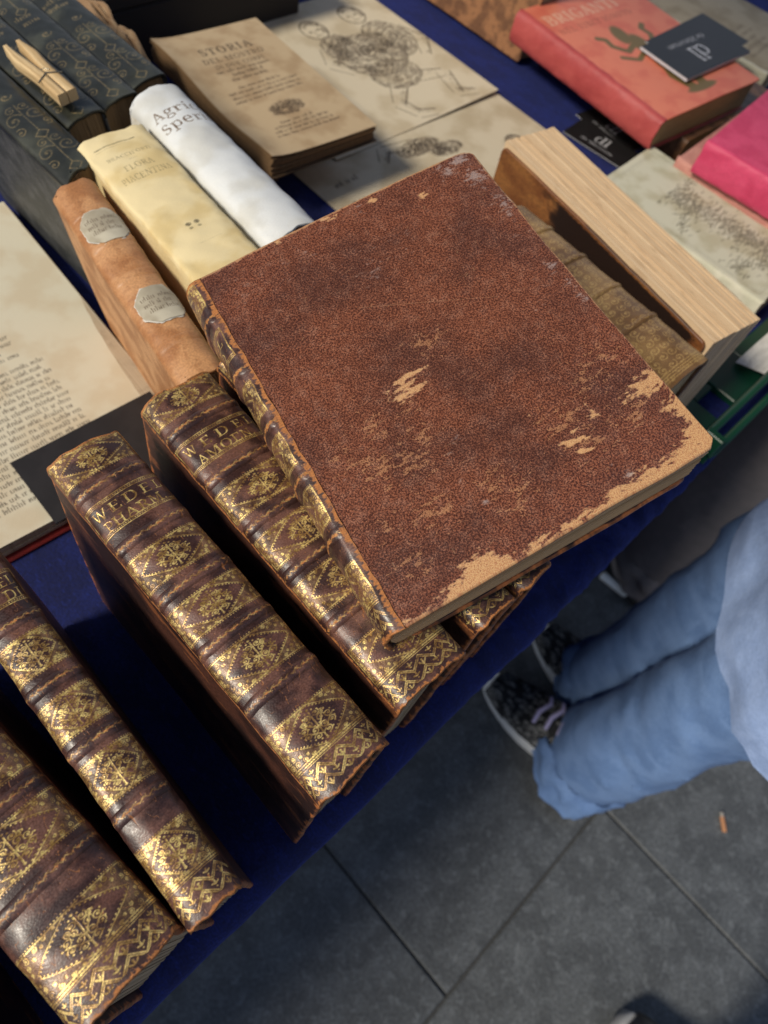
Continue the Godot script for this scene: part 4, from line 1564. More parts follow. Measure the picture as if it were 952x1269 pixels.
func series_spine(sd: int) -> StandardMaterial3D:
	# dark cloth with faded gilt scrolls
	var m := Mask.new(40.0, 190.0, 4.0)
	for y in [40.0, 120.0, 160.0]:
		for s in [-1.0, 1.0]:
			m.curl(20 + s * 7, y, 6.5, 0.4 * s, 1.4 * s, 0.6, 0.6)
			m.curl(20 + s * 9, y + 12, 4.0, 2.0 * s, -1.3 * s, 0.45, 0.75)
			m.curl(20 + s * 4, y - 10, 3.6, 1.0 * s, 1.3 * s, 0.4, 0.7)
		m.path(PackedVector2Array([Vector2(20, y + 18), Vector2(24, y + 22), Vector2(20, y + 27), Vector2(16, y + 22), Vector2(20, y + 18)]), 0.45, 0.8)
		m.line(20, y - 14, 20, y + 18, 0.4, 0.7)
	word_lines(m, 9, 31, 70, 84, 8.0, 2.8, true)
	m.curl(20, 96, 3.6, 0.0, 1.1, 0.5, 0.8)
	m.curl(20, 8, 5.0, 0.0, 1.2, 0.5, 0.7)
	return printed("dark cloth with faded gilt", m, Color(0.145, 0.15, 0.125), Color(0.25, 0.255, 0.215), Color(0.56, 0.48, 0.33), sd, 0.34, null, 0.4)

func build_series() -> void:
	var pages := page_edge("browned text block", Color(0.60, 0.50, 0.36), Color(0.42, 0.33, 0.22), 901)
	var cloth := triplanar(grained("dark grey cloth", Color(0.19, 0.20, 0.20), Color(0.26, 0.265, 0.27), Color(0.40, 0.41, 0.40), 0.55, 0.03, 905, 0.02, 0.3), 7.0)
	var xs := [0.247, 0.2155, 0.183, 0.1495]
	var zt := [-0.272, -0.262, -0.256, -0.205]
	var labs := ["dark green cloth volume touching the white vellum book's head", "dark green cloth volume with wooden clothes peg lying along it", "dark cloth volume with gilt scrolls under the clothes peg tip", "dark grey cloth volume with broken tail showing brown leaves"]
	var spines := [series_spine(910), series_spine(914)]
	for k in 4:
		var o := thing("cloth_book", labs[k], "book", Vector3.ZERO, "dark cloth volumes of one series")
		var p := {"W": 0.0315, "D": 0.146, "L": 0.19, "rise": 0.0045, "pw": 0.5, "t": 0.002, "spine": spines[k % 2], "board": cloth, "pages": pages, "seed": 41 + k, "wob": 0.0003, "cap": 0.0008, "drop": 0.004}
		if k == 3:
			p.cap = 0.005
		make_book(o, p)
		stand(o, xs[k], zt[k] - 0.19, 0.02, 0.16)

func build_far_books() -> void:
	var pages := page_edge("cream text block", Color(0.80, 0.72, 0.56), Color(0.60, 0.50, 0.36), 1001)
	var pale := page_edge("tan text block", Color(0.93, 0.84, 0.70), Color(0.66, 0.52, 0.38), 1011)
	var o: Node3D
	var p: Dictionary
	# olive gilt spine
	o = thing("antique_book", "worn book with brown gold tooled spine beside green rack", "book")
	var om := Mask.new(66.0, 190.0, 4.0)
	for y in range(8, 190, 7):
		for x in range(5, 64, 7):
			om.curl(x + rng.randf() * 2.0, y + rng.randf() * 2.0, 3.2, rng.randf() * TAU, 1.3 * (1.0 if rng.randf() < 0.5 else -1.0), 0.4, 0.55)
	for y in [180.0, 182.0, 184.0, 186.0]:
		om.line(2, y, 64, y, 0.4, 0.7)
	var osp := printed("olive gilt leather", om, Color(0.58, 0.45, 0.28), Color(0.44, 0.32, 0.19), Color(0.86, 0.73, 0.46), 1021, 0.38, null, 0.5)
	var brn := triplanar(grained("brown leather", Color(0.30, 0.20, 0.13), Color(0.42, 0.29, 0.19), Color(0.55, 0.40, 0.26), 0.5, 0.03, 1025, 0.02, 0.3), 9.0)
	p = {"W": 0.061, "D": 0.127, "L": 0.19, "rise": 0.012, "pw": 0.8, "spine": osp, "board": brn, "pages": pages, "seed": 51, "bands": [0.03, 0.066, 0.102, 0.138], "band_h": 0.0022, "band_w": 0.003}
	make_book(o, p)
	stand(o, 0.360, -0.022, -0.04)
	# the book standing on its spine, leaves up
	o = thing("antique_book", "brown leather book standing on its spine with leaves facing up", "book")
	var w := 256
	var h := 256
	var n1 := noise(w, h, 0.02, 4, 1031)
	var n2 := noise(w, h, 0.2, 3, 1032)
	var al := PackedByteArray()
	al.resize(w * h * 3)
	for j in h:
		for i in w:
			var k := j * w + i
			var u := float(i) / w
			var v := float(j) / h
			var a := n1[k] / 255.0 - 0.5
			var b := n2[k] / 255.0 - 0.5
			var c := Color(0.52, 0.34, 0.18).lerp(Color(0.42, 0.25, 0.13), clampf(0.5 + a * 2.0, 0.0, 1.0))
			# a dark blackened patch with a frayed outline covers the lower part of the board
			var d := (v - 0.10) * 1.1 - absf(u - 1.0) * 0.2 + a * 0.12
			var edge := maxf(1.0 - (1.0 - u) / 0.04, 1.0 - minf(v, 1.0 - v) / 0.07)
			c = c.lerp(Color(0.13, 0.075, 0.05), smoothstep(0.14, 0.22, d) * smoothstep(0.55, 0.2, maxf(edge, 0.0) + b * 0.5))
			for e in 3:
				al[k * 3 + e] = clampi(int(c[e] * 255.0 * (1.0 + b * 0.35)), 0, 255)
	var bl := StandardMaterial3D.new()
	bl.resource_name = "blackened brown leather"
	bl.albedo_texture = tex(w, h, al)
	bl.roughness = 0.5
	p = {"W": 0.061, "D": 0.120, "L": 0.25, "rise": 0.008, "spine": brn, "board": bl, "pages": pale, "seed": 53, "layers": 44, "page_uv": 26.0, "sq": -0.002, "splay_l": 0.01, "splay_r": 0.01, "corner": 0.006, "bow": 0.001}
	make_book(o, p)
	# turned over about z: the spine rests on the cloth
	o.transform = Transform3D(Basis(Vector3.UP, -0.165) * Basis(Vector3.BACK, PI), Vector3(0.530, 0.128, -0.076))
	# pale engraved view
	o = thing("pamphlet", "pale pamphlet with a washed out landscape print on cover", "pamphlet")
	var lm := Mask.new(120.0, 220.0, 4.0)
	lm.path(PackedVector2Array([Vector2(8, 8), Vector2(112, 8), Vector2(112, 212), Vector2(8, 212), Vector2(8, 8)]), 0.3, 0.5)
	lm.path(PackedVector2Array([Vector2(11, 11), Vector2(109, 11), Vector2(109, 209), Vector2(11, 209), Vector2(11, 11)]), 0.2, 0.4)
	for k in 2600:
		var x := rng.randf_range(12, 108)
		var y := rng.randf_range(60, 205)
		var den := exp(-pow((x - 70.0 - (y - 120.0) * 0.12) / 16.0, 2.0)) + exp(-pow((y - 180.0 - (x - 30.0) * 0.3) / 12.0, 2.0)) * 0.6 + exp(-pow((y - 85.0 + (x - 60.0) * 0.5) / 6.0, 2.0)) * 0.5
		if rng.randf() < den:
			var an := rng.randf_range(-0.6, 0.9)
			lm.line(x, y, x + cos(an) * 6.0, y + sin(an) * 3.5, 0.6, rng.randf_range(0.35, 0.85))
	var lmt := printed("engraved cover", lm, Color(0.77, 0.76, 0.68), Color(0.70, 0.68, 0.58), Color(0.28, 0.27, 0.22), 1041)
	var lb := triplanar(grained("pale paper", Color(0.76, 0.75, 0.66), Color(0.82, 0.80, 0.72), Color(0.66, 0.63, 0.52), 0.8, 0.01, 1043, 0.01, 0.1), 6.0)
	p = {"W": 0.036, "D": 0.118, "L": 0.215, "rise": 0.003, "pw": 0.4, "t": 0.0012, "spine": lb, "board": lb, "board_r": lmt, "pages": pages, "seed": 55, "sq": 0.001, "corner": 0.001}
	make_book(o, p)
	lay(o, p, Vector3(0.640, 0.036, -0.066), Basis(Vector3.UP, 0.04))
	# dusty pink
	o = thing("cloth_book", "dusty pink book lying half under the bright pink book", "book")
	var dp := triplanar(grained("dusty pink cloth", Color(0.70, 0.47, 0.43), Color(0.76, 0.54, 0.49), Color(0.62, 0.40, 0.36), 0.7, 0.01, 1051, 0.015, 0.15), 6.0)
	p = {"W": 0.046, "D": 0.15, "L": 0.21, "rise": 0.003, "pw": 0.5, "t": 0.002, "spine": dp, "board": dp, "pages": pages, "seed": 57}
	make_book(o, p)
	lay(o, p, Vector3(0.752, 0.046, -0.035), Basis(Vector3.UP, 0.05))
	# bright pink
	o = thing("cloth_book", "bright pink clothbound book lying above the others", "book")
	var bp := triplanar(grained("bright pink cloth", Color(0.78, 0.23, 0.38), Color(0.83, 0.28, 0.43), Color(0.88, 0.42, 0.52), 0.6, 0.015, 1061, 0.015, 0.12), 6.0)
	p = {"W": 0.036, "D": 0.17, "L": 0.23, "rise": 0.004, "pw": 0.5, "t": 0.002, "spine": bp, "board": bp, "pages": pages, "seed": 59, "corner": 0.003}
	make_book(o, p)
	lay(o, p, Vector3(0.742, 0.083, -0.012), Basis(Vector3.UP, 0.10))
	# two drab books under the red one
	o = thing("cloth_book", "thin drab book under the red illustrated book", "book")
	p = {"W": 0.034, "D": 0.20, "L": 0.235, "rise": 0.003, "pw": 0.5, "t": 0.002, "spine": brn, "board": brn, "pages": page_edge("grey text block", Color(0.62, 0.56, 0.46), Color(0.44, 0.38, 0.30), 1071), "seed": 61}
	make_book(o, p)
	lay(o, p, Vector3(0.826, 0.034, -0.288), Basis(Vector3.UP, -0.06))
	# red book with the idol
	o = thing("illustrated_book", "red book lettered NEL TIBET with olive idol on orange cover", "book")
	var tm := Mask.new(190.0, 235.0, 4.0)
	var idol := Mask.new(190.0, 235.0, 4.0)
	text(tm, "NEL TIBET IGNOTO", 12, 62, 13.0, 0.0, 0.6, 1.0, 0.75)
	idol.blob(95, 118, 14, 26, 0.1)
	idol.blob(84, 92, 12, 22, 0.2)
	idol.blob(98, 160, 20, 22, 0.0)
	for s in [-1.0, 1.0]:
		idol.path(PackedVector2Array([Vector2(90, 112), Vector2(90 + s * 24, 122), Vector2(90 + s * 36, 106), Vector2(90 + s * 34, 92), Vector2(90 + s * 42, 86)]), 4.0)
		idol.path(PackedVector2Array([Vector2(92, 128), Vector2(92 + s * 26, 140), Vector2(92 + s * 44, 128)]), 3.5)
		idol.path(PackedVector2Array([Vector2(96, 150), Vector2(96 + s * 14, 182), Vector2(98 + s * 10, 205)]), 8.0)
	idol.blob(100, 212, 30, 7, 0.0)
	var bri := Mask.new(190.0, 235.0, 4.0)
	text(bri, "BRIGANTI", 10, 42, 26.0, 0.0, 0.5, 1.0, 0.85)
	for k in tm.d.size():
		if idol.d[k] > 0.0:
			tm.d[k] = 1.0 + idol.d[k] * 0.9
		elif bri.d[k] > 0.0:
			tm.d[k] = 0.0
	var tmt := printed("orange printed cover", tm, Color(0.86, 0.49, 0.38), Color(0.82, 0.42, 0.33), Color(0.42, 0.20, 0.12), 1081, 0.5, Color(0.40, 0.36, 0.20))
	var im := (tmt.albedo_texture as ImageTexture).get_image()
	for j in bri.h:
		for i in bri.w:
			var k := bri.d[j * bri.w + i]
			if k > 0.05:
				im.set_pixel(i, j, im.get_pixel(i, j).lerp(Color(0.90, 0.82, 0.70), k * 0.8))
	tmt.albedo_texture = ImageTexture.create_from_image(im)
	var rc := triplanar(grained("red cloth", Color(0.64, 0.25, 0.25), Color(0.69, 0.30, 0.29), Color(0.76, 0.42, 0.40), 0.55, 0.01, 1085, 0.01, 0.12), 6.0)
	p = {"W": 0.036, "D": 0.19, "L": 0.235, "rise": 0.007, "pw": 0.7, "t": 0.0025, "spine": rc, "board": rc, "board_r": tmt, "pages": pages, "seed": 63, "corner": 0.002}
	make_book(o, p)
	lay(o, p, Vector3(0.770, 0.070, -0.303), Basis(Vector3.UP, -0.08))
	# beige book and a carved looking brown one behind
	o = thing("pamphlet", "beige pamphlet partly under the red illustrated book", "pamphlet")
	var bm := Mask.new(160.0, 230.0, 3.0)
	text(bm, "I LIBRI", 20, 190, 9.0, 0.0)
	bm.d.fill(0.0)
	word_lines(bm, 20, 90, 150, 210, 12.0, 3.0)
	p = {"W": 0.03, "D": 0.16, "L": 0.23, "rise": 0.003, "pw": 0.4, "t": 0.001, "spine": lb, "board": lb, "board_r": printed("beige cover", bm, Color(0.68, 0.62, 0.52), Color(0.60, 0.54, 0.44), Color(0.35, 0.30, 0.24), 1091), "pages": pages, "seed": 65, "sq": 0.001}
	make_book(o, p)
	lay(o, p, Vector3(1.035, 0.03, -0.31), Basis(Vector3.UP, 0.10))
	# mottled brown calf, upright behind the red one
	o = thing("antique_book", "mottled light brown calf book leaning upright behind the red book", "book")
	var mc := triplanar(grained("mottled calf", Color(0.44, 0.30, 0.20), Color(0.60, 0.42, 0.28), Color(0.32, 0.21, 0.15), 0.55, 0.03, 1101, 0.02, 0.4), 7.0)
	p = {"W": 0.036, "D": 0.19, "L": 0.24, "rise": 0.006, "spine": mc, "board": mc, "pages": pages, "seed": 67, "layers": 24}
	make_book(o, p)
	stand(o, 0.785, -0.536, 0.02, -0.16, 0.006)

func build_prints() -> void:
	var o := thing("engraving_sheet", "large engraved sheet of a two headed anatomical figure", "print", Vector3(0.462, 0.0022, -0.535))
	var m := Mask.new(262.0, 262.0, 2.6)
	engraving(m, [Vector2(139, 56), Vector2(208, 48)], [[172, 128, 46, 44, 420], [216, 112, 32, 40, 260], [146, 100, 24, 26, 170], [172, 172, 34, 28, 200]], [[Vector2(238, 100), Vector2(254, 130), Vector2(236, 160)], [Vector2(128, 98), Vector2(112, 124), Vector2(128, 148)], [Vector2(188, 188), Vector2(226, 200), Vector2(214, 240), Vector2(236, 250)], [Vector2(158, 192), Vector2(134, 220), Vector2(142, 246), Vector2(164, 254)]], 1.0)
	var b := MB.new()
	sheet(b, 0.262, 0.262, 0.0004, func(u, v): return 0.0015 + 0.0010 * sin(u * 5.0 + v * 3.0) + 0.002 * u * u * v)
	part("paper", b, printed("engraved paper", m, Color(0.80, 0.75, 0.65), Color(0.73, 0.67, 0.56), Color(0.12, 0.08, 0.05), 1201), o)
	o.rotation.y = -0.02
	o = thing("engraving_sheet", "lower engraved sheet with small figures and a lettered margin", "print", Vector3(0.405, 0.0004, -0.300))
	m = Mask.new(315.0, 200.0, 2.6)
	engraving(m, [Vector2(262, 112)], [[240, 132, 26, 14, 120], [150, 56, 30, 12, 130], [178, 74, 22, 10, 90]], [[Vector2(250, 130), Vector2(222, 150), Vector2(190, 146)], [Vector2(150, 50), Vector2(110, 40), Vector2(96, 56)]], 0.8)
	word_lines(m, 24, 70, 60, 64, 8.0, 4.0)
	word_lines(m, 24, 80, 92, 96, 8.0, 4.0)
	word_lines(m, 120, 160, 98, 102, 8.0, 3.5)
	b = MB.new()
	sheet(b, 0.315, 0.20, 0.0004, func(u, v): return 0.0004 + 0.0006 * (1.0 + sin(u * 4.0)))
	part("paper", b, printed("engraved paper, lower", m, Color(0.78, 0.73, 0.63), Color(0.70, 0.64, 0.53), Color(0.14, 0.10, 0.07), 1211), o)
	# title page booklet on a plain bound volume
	var brn := triplanar(grained("drab boards", Color(0.30, 0.23, 0.16), Color(0.38, 0.29, 0.20), Color(0.24, 0.18, 0.12), 0.7, 0.02, 1221, 0.02, 0.2), 7.0)
	var pages := page_edge("brown leaf edges", Color(0.58, 0.46, 0.32), Color(0.40, 0.30, 0.20), 1225)
	o = thing("bound_volume", "drab bound volume lying under the STORIA booklet", "book")
	var p := {"W": 0.044, "D": 0.085, "L": 0.12, "rise": 0.004, "spine": brn, "board": brn, "pages": pages, "seed": 71}
	make_book(o, p)
	lay(o, p, Vector3(0.372, 0.0475, -0.40), Basis(Vector3.UP, 0.06))
	o = thing("booklet", "open browned booklet showing its title page STORIA DEL MOSTRO", "booklet", Vector3(0.352, 0.0475, -0.444))
	o.rotation.y = -0.06
	m = Mask.new(126.0, 206.0, 4.0)
	text(m, "STORIA", 63, 42, 15.0, 0.5, 1.4, 1.0, 1.25)
	text(m, "DEL MOSTRO", 63, 55, 10.0, 0.5, 0.8, 1.0, 1.1)
	text(m, "DI DUE CORPI", 63, 65.5, 8.0, 0.5, 0.4, 1.0, 1.0)
	word_lines(m, 24, 102, 72, 90, 7.0, 2.6, true)
	word_lines(m, 20, 106, 98, 124, 6.5, 2.0, true)
	for k in 260:
		var a := rng.randf() * TAU
		var q := sqrt(rng.randf())
		m.curl(63 + cos(a) * 19 * q, 142 + sin(a) * 10 * q, rng.randf_range(0.8, 2.4), a, 1.0, 0.3, rng.randf_range(0.4, 0.85))
	word_lines(m, 26, 100, 162, 186, 6.0, 2.2, true)
	var pg := printed("title page", m, Color(0.72, 0.63, 0.50), Color(0.65, 0.55, 0.42), Color(0.12, 0.08, 0.05), 1231)
	var wav := func(u, v): return 0.0035 * sin(v * 7.0 + 0.5) * (1.0 - u) * (1.0 - u) + 0.004 * exp(-u * 9.0)
	b = MB.new()
	sheet(b, 0.126, 0.206, 0.0007, func(u, v): return 0.0165 + float(wav.call(u, v)))
	part("title_page", b, pg, o)
	var rr := RandomNumberGenerator.new()
	rr.seed = 9
	b = MB.new()
	for k in 9:
		var y := 0.0012 + 0.0016 * k
		var j := Vector3(rr.randf_range(-0.0012, 0.0012), 0, rr.randf_range(-0.001, 0.001))
		var s := MB.new()
		sheet(s, 0.125, 0.204, 0.0014, func(u, v): return y + float(wav.call(u, v)) * k / 9.0)
		var f0 := b.v.size()
		for i in s.v.size():
			b.vert(s.v[i] + j, s.uv[i] * Vector2(6, 1))
		for i in s.idx:
			b.idx.append(f0 + i)
	part("leaves", b, pages, o)
	b = MB.new()
	sheet(b, 0.128, 0.207, 0.0012, func(u, v): return 0.0)
	part("wrapper", b, brn, o)
	# black box behind
	o = thing("black_box", "matt black box behind the STORIA booklet", "box", Vector3(0.41, 0.0, -0.585))
	b = MB.new()
	b.box(Vector3(0, 0.03, 0), Vector3(0.40, 0.06, 0.14), 0.003)
	part("body", b, plain("matt black card", lin(0.012, 0.011, 0.012), 0.7), o)
	b = MB.new()
	b.box(Vector3(0, 0.069, 0), Vector3(0.406, 0.018, 0.146), 0.003)
	part("lid", b, plain("matt black card lid", lin(0.014, 0.013, 0.014), 0.65), o)
	# a sheaf of torn browned leaves on edge beside the dark series
	o = thing("paper_sheaf", "torn browned paper sheaf leaning between dark books and booklet", "paper", Vector3(0.290, 0.0, -0.500))
	var sm := grained("browned torn paper", Color(0.60, 0.48, 0.36), Color(0.70, 0.60, 0.48), Color(0.42, 0.31, 0.22), 0.85, 0.02, 1241, 0.02, 0.25)
	for k in 3:
		b = MB.new()
		var sd := float(k)
		var ns := FastNoiseLite.new()
		ns.seed = 90 + k
		ns.frequency = 1.0
		var fr := func(u: float, v: float, d: float) -> Vector3:
			var y := v * (0.100 + ns.get_noise_1d(u * 5.0) * 0.010 - 0.03 * smoothstep(0.6, 1.0, u))
			return Vector3(0.004 * sd + d + 0.016 * v + ns.get_noise_2d(u * 3.0, v * 2.0) * 0.006 * v, y, u * 0.17 - 0.02)
		b.grid(30, 8, func(u, v): return fr.call(u, v, 0.0))
		b.grid(30, 8, func(u, v): return fr.call(1.0 - u, v, 0.0012))
		b.grid(30, 1, func(u, v): return fr.call(u, 1.0, 0.0012 * v))
		part("leaf", b, sm, o)

func build_open_book() -> void:
	var o := thing("open_book", "open book showing a page of printed paragraphs over red cover", "book", Vector3(-0.075, 0.0005, -0.385))
	o.rotation.y = -0.055
	var W := 0.216
	var L := 0.316
	var m := Mask.new(216.0, 316.0, 3.6)
	text(m, "", 0, 0, 1)
	word_lines(m, 40, 146, 120, 172, 7.0, 2.6)
	word_lines(m, 26, 158, 182, 296, 6.6, 2.5)
	word_lines(m, 40, 140, 40, 100, 7.5, 3.0, true)
	var pg := printed("printed page", m, Color(0.83, 0.80, 0.71), Color(0.80, 0.75, 0.645), Color(0.33, 0.30, 0.26), 1301)
	var wav := func(u, v): return 0.004 * (1.0 - u) * (1.0 - u) - 0.002 * smoothstep(0.85, 1.0, u) * v
	var b := MB.new()
	sheet(b, W, L, 0.0006, func(u, v): return 0.0150 + float(wav.call(u, v)))
	part("page", b, pg, o)
	var rr := RandomNumberGenerator.new()
	rr.seed = 19
	b = MB.new()
	for k in 8:
		var y := 0.0032 + 0.00145 * k
		var j := Vector3(rr.randf_range(-0.001, 0.001), 0, rr.randf_range(-0.001, 0.001))
		b.box(Vector3(W / 2, y + 0.0007, L / 2) + j, Vector3(W - 0.001, 0.00142, L - 0.001), 0.0002, 8.0)
	part("leaves", b, page_edge("cream leaf edges", Color(0.78, 0.72, 0.62), Color(0.60, 0.52, 0.42), 1311), o)
	b = MB.new()
	b.box(Vector3(W / 2 + 0.001, 0.0015, L / 2), Vector3(W + 0.008, 0.003, L + 0.008), 0.001, 6.0)
	part("cover", b, grained("red cloth cover", Color(0.42, 0.07, 0.06), Color(0.50, 0.10, 0.08), Color(0.55, 0.16, 0.12), 0.6, 0.01, 1321), o)

func build_cards_and_pin() -> void:
	var black := Color(0.105, 0.10, 0.105)
	var up := printed("black card print", card_mask(false), black, black * 1.12, Color(0.88, 0.88, 0.90), 1401, 0.45, null, 0.02)
	var tn := printed("black card print, turned", card_mask(true), black, black * 1.12, Color(0.88, 0.88, 0.90), 1403, 0.45, null, 0.02)
	var rim := plain("white card edge", Color(0.80, 0.80, 0.82), 0.7)
	var mk := func(label: String, at: Vector3, yaw: float, m: Material, n: int, k: float):
		var o := thing("business_card", label, "card", at, "black business cards")
		o.rotation.y = yaw
		var b := MB.new()
		b.box(Vector3(0.0425 * k, 0.00035 * n / 2.0, 0.0225 * k), Vector3(0.085 * k, 0.00035 * n, 0.045 * k), 0.0)
		part("card_edge", b, rim, o)
		b = MB.new()
		var y := 0.00035 * n + 0.0003
		b.quadp(Vector3(0, y, 0), Vector3(0, y, 0.045 * k), Vector3(0.085 * k, y, 0.045 * k), Vector3(0.085 * k, y, 0), Vector2(0, 0), Vector2(0, 1), Vector2(1, 1), Vector2(1, 0))
		part("printed_face", b, m, o)
	mk.call("black card half hidden under the top card on red book", Vector3(0.862, 0.0715, -0.178), 0.02, tn, 2, 1.6)
	mk.call("stack of black business cards on the red book", Vector3(0.838, 0.0735, -0.170), -0.05, tn, 8, 1.6)
	mk.call("black card showing its sideways white logo on blue velvet", Vector3(0.778, 0.003, -0.176), -PI / 2 + 0.10, up, 1, 1.0)
	mk.call("black card half under the red book on velvet", Vector3(0.825, 0.001, -0.182), -PI / 2 - 0.12, up, 1, 1.0)
	# big black card over the open page
	var o := thing("black_folder", "plain black card lying across the open page and velvet", "card", Vector3(0.004, 0.0195, -0.121))
	o.rotation.y = -0.03
	var b := MB.new()
	sheet(b, 0.115, 0.062, 0.0012, func(u, v): return 0.0 + 0.001 * u * v)
	part("card", b, triplanar(grained("black card", Color(0.13, 0.12, 0.125), Color(0.15, 0.14, 0.145), Color(0.18, 0.17, 0.17), 0.5, 0.005, 1411, 0.02, 0.1), 8.0), o)
	# clothes peg
	o = thing("clothes_peg", "pale wooden clothes peg lying on dark cloth volumes", "clothes peg", Vector3(0.176, 0.1535, -0.31))
	o.transform = Transform3D((Basis(Vector3.UP, 0.03) * Basis(Vector3.BACK, 0.1)).scaled_local(Vector3(0.9, 0.9, 0.95)), Vector3(0.1735, 0.1565, -0.299))
	var wood := grained("peg wood", Color(0.76, 0.64, 0.46), Color(0.84, 0.73, 0.55), Color(0.66, 0.53, 0.36), 0.6, 0.01, 1421, 0.02, 0.15, 256, 1.0, 8.0)
	for s in [0.0, 1.0]:
		b = MB.new()
		var prof := func(u: float) -> Vector2:     # along the prong: offset from the middle, thickness
			return Vector2(lerpf(0.0040, 0.0004, smoothstep(0.0, 0.62, u)), lerpf(0.0035, 0.0078, smoothstep(0.0, 0.3, u)))
		var sg: float = -1.0 if s == 0.0 else 1.0
		b.grid(16, 24, func(a, t):
			var q: Vector2 = prof.call(t)
			var th: float = TAU * a
			var cx := cos(th)
			var cy := sin(th)
			var mm := maxf(absf(cx), absf(cy))
			var bx := (cx / mm * 0.5 + 0.5) * q.y
			var nt := 0.0016 * exp(-pow((t - 0.62) / 0.03, 2.0))
			return Vector3(sg * (q.x + bx * (1.0 if sg > 0 else 1.0) - nt * (1.0 - (cx / mm * 0.5 + 0.5))), 0.0048 + cy / mm * 0.0048 * (1.0 if sg > 0 else -1.0), lerpf(-0.036, 0.036, t)))
		for e in 2:
			var k := b.v.size()
			var c := b.vert(Vector3(sg * 0.004, 0.0048, -0.036 + 0.072 * e))
			for i in 16:
				b.vert(b.v[e * 24 * 17 + i])
			for i in 16:
				b.tri(c, k + 1 + i, k + 1 + (i + 1) % 16)
		part("prong", b, wood, o)
	b = MB.new()
	var hp := PackedVector3Array()
	var hr := PackedFloat32Array()
	for i in 40:
		var a := TAU * 3.0 * i / 39.0
		hp.append(Vector3(cos(a) * 0.0042, 0.0002 + 0.0096 * i / 39.0, 0.008 + sin(a) * 0.0042))
		hr.append(0.0007)
	b.tube(hp, hr, 6, Vector2.ONE, Vector3.RIGHT)
	for y in [0.0002, 0.0098]:
		b.tube(PackedVector3Array([Vector3(-0.0105, y, 0.016), Vector3(0.0, y, 0.010), Vector3(0.0105, y, 0.016)]), PackedFloat32Array([0.0007, 0.0007, 0.0007]), 6)
	part("spring", b, plain("spring steel", Color(0.62, 0.58, 0.50), 0.35, 1.0), o)

func build_stand() -> void:
	var o := thing("book_rack", "dark green metal book rack with slotted base and front rails", "rack", Vector3(0.462, 0.001, 0.184))
	var g := plain("dark green paint", lin(0.006, 0.052, 0.026), 0.35)
	var b := MB.new()
	# slotted plate, in strips round its slots
	b.box(Vector3(0.025, 0.004, -0.005), Vector3(0.05, 0.008, 0.040), 0.001)
	b.box(Vector3(0.066, 0.004, -0.017), Vector3(0.028, 0.006, 0.016), 0.001)
	b.box(Vector3(0.110, 0.004, -0.005), Vector3(0.056, 0.008, 0.040), 0.001)
	b.box(Vector3(0.30, 0.004, -0.010), Vector3(0.32, 0.006, 0.028), 0.001)
	part("base_plate", b, g, o)
	for q in [[0.020, 0.030], [0.034, 0.012]]:
		b = MB.new()
		b.tube(PackedVector3Array([Vector3(0.0, q[1], q[0]), Vector3(0.01, q[1], q[0]), Vector3(0.55, q[1], q[0])]), PackedFloat32Array([0.002, 0.004, 0.004]), 10)
		part("rail", b, g, o)
	for x in [0.004, 0.145, 0.30, 0.45]:
		b = MB.new()
		b.box(Vector3(x, 0.017, 0.026), Vector3(0.008, 0.034, 0.018), 0.001)
		part("post", b, g, o)
	var w := thing("price_slip", "folded white paper slip wedged in green rack", "paper", Vector3(0.585, 0.012, 0.172))
	w.rotation.y = 0.0
	b = MB.new()
	sheet(b, 0.11, 0.030, 0.0006, func(u, v): return 0.010 * v + 0.002 * sin(u * 6.0))
	part("slip", b, grained("white paper", Color(0.80, 0.79, 0.76), Color(0.86, 0.85, 0.82), Color(0.7, 0.68, 0.62), 0.85, 0.0, 1501), w)

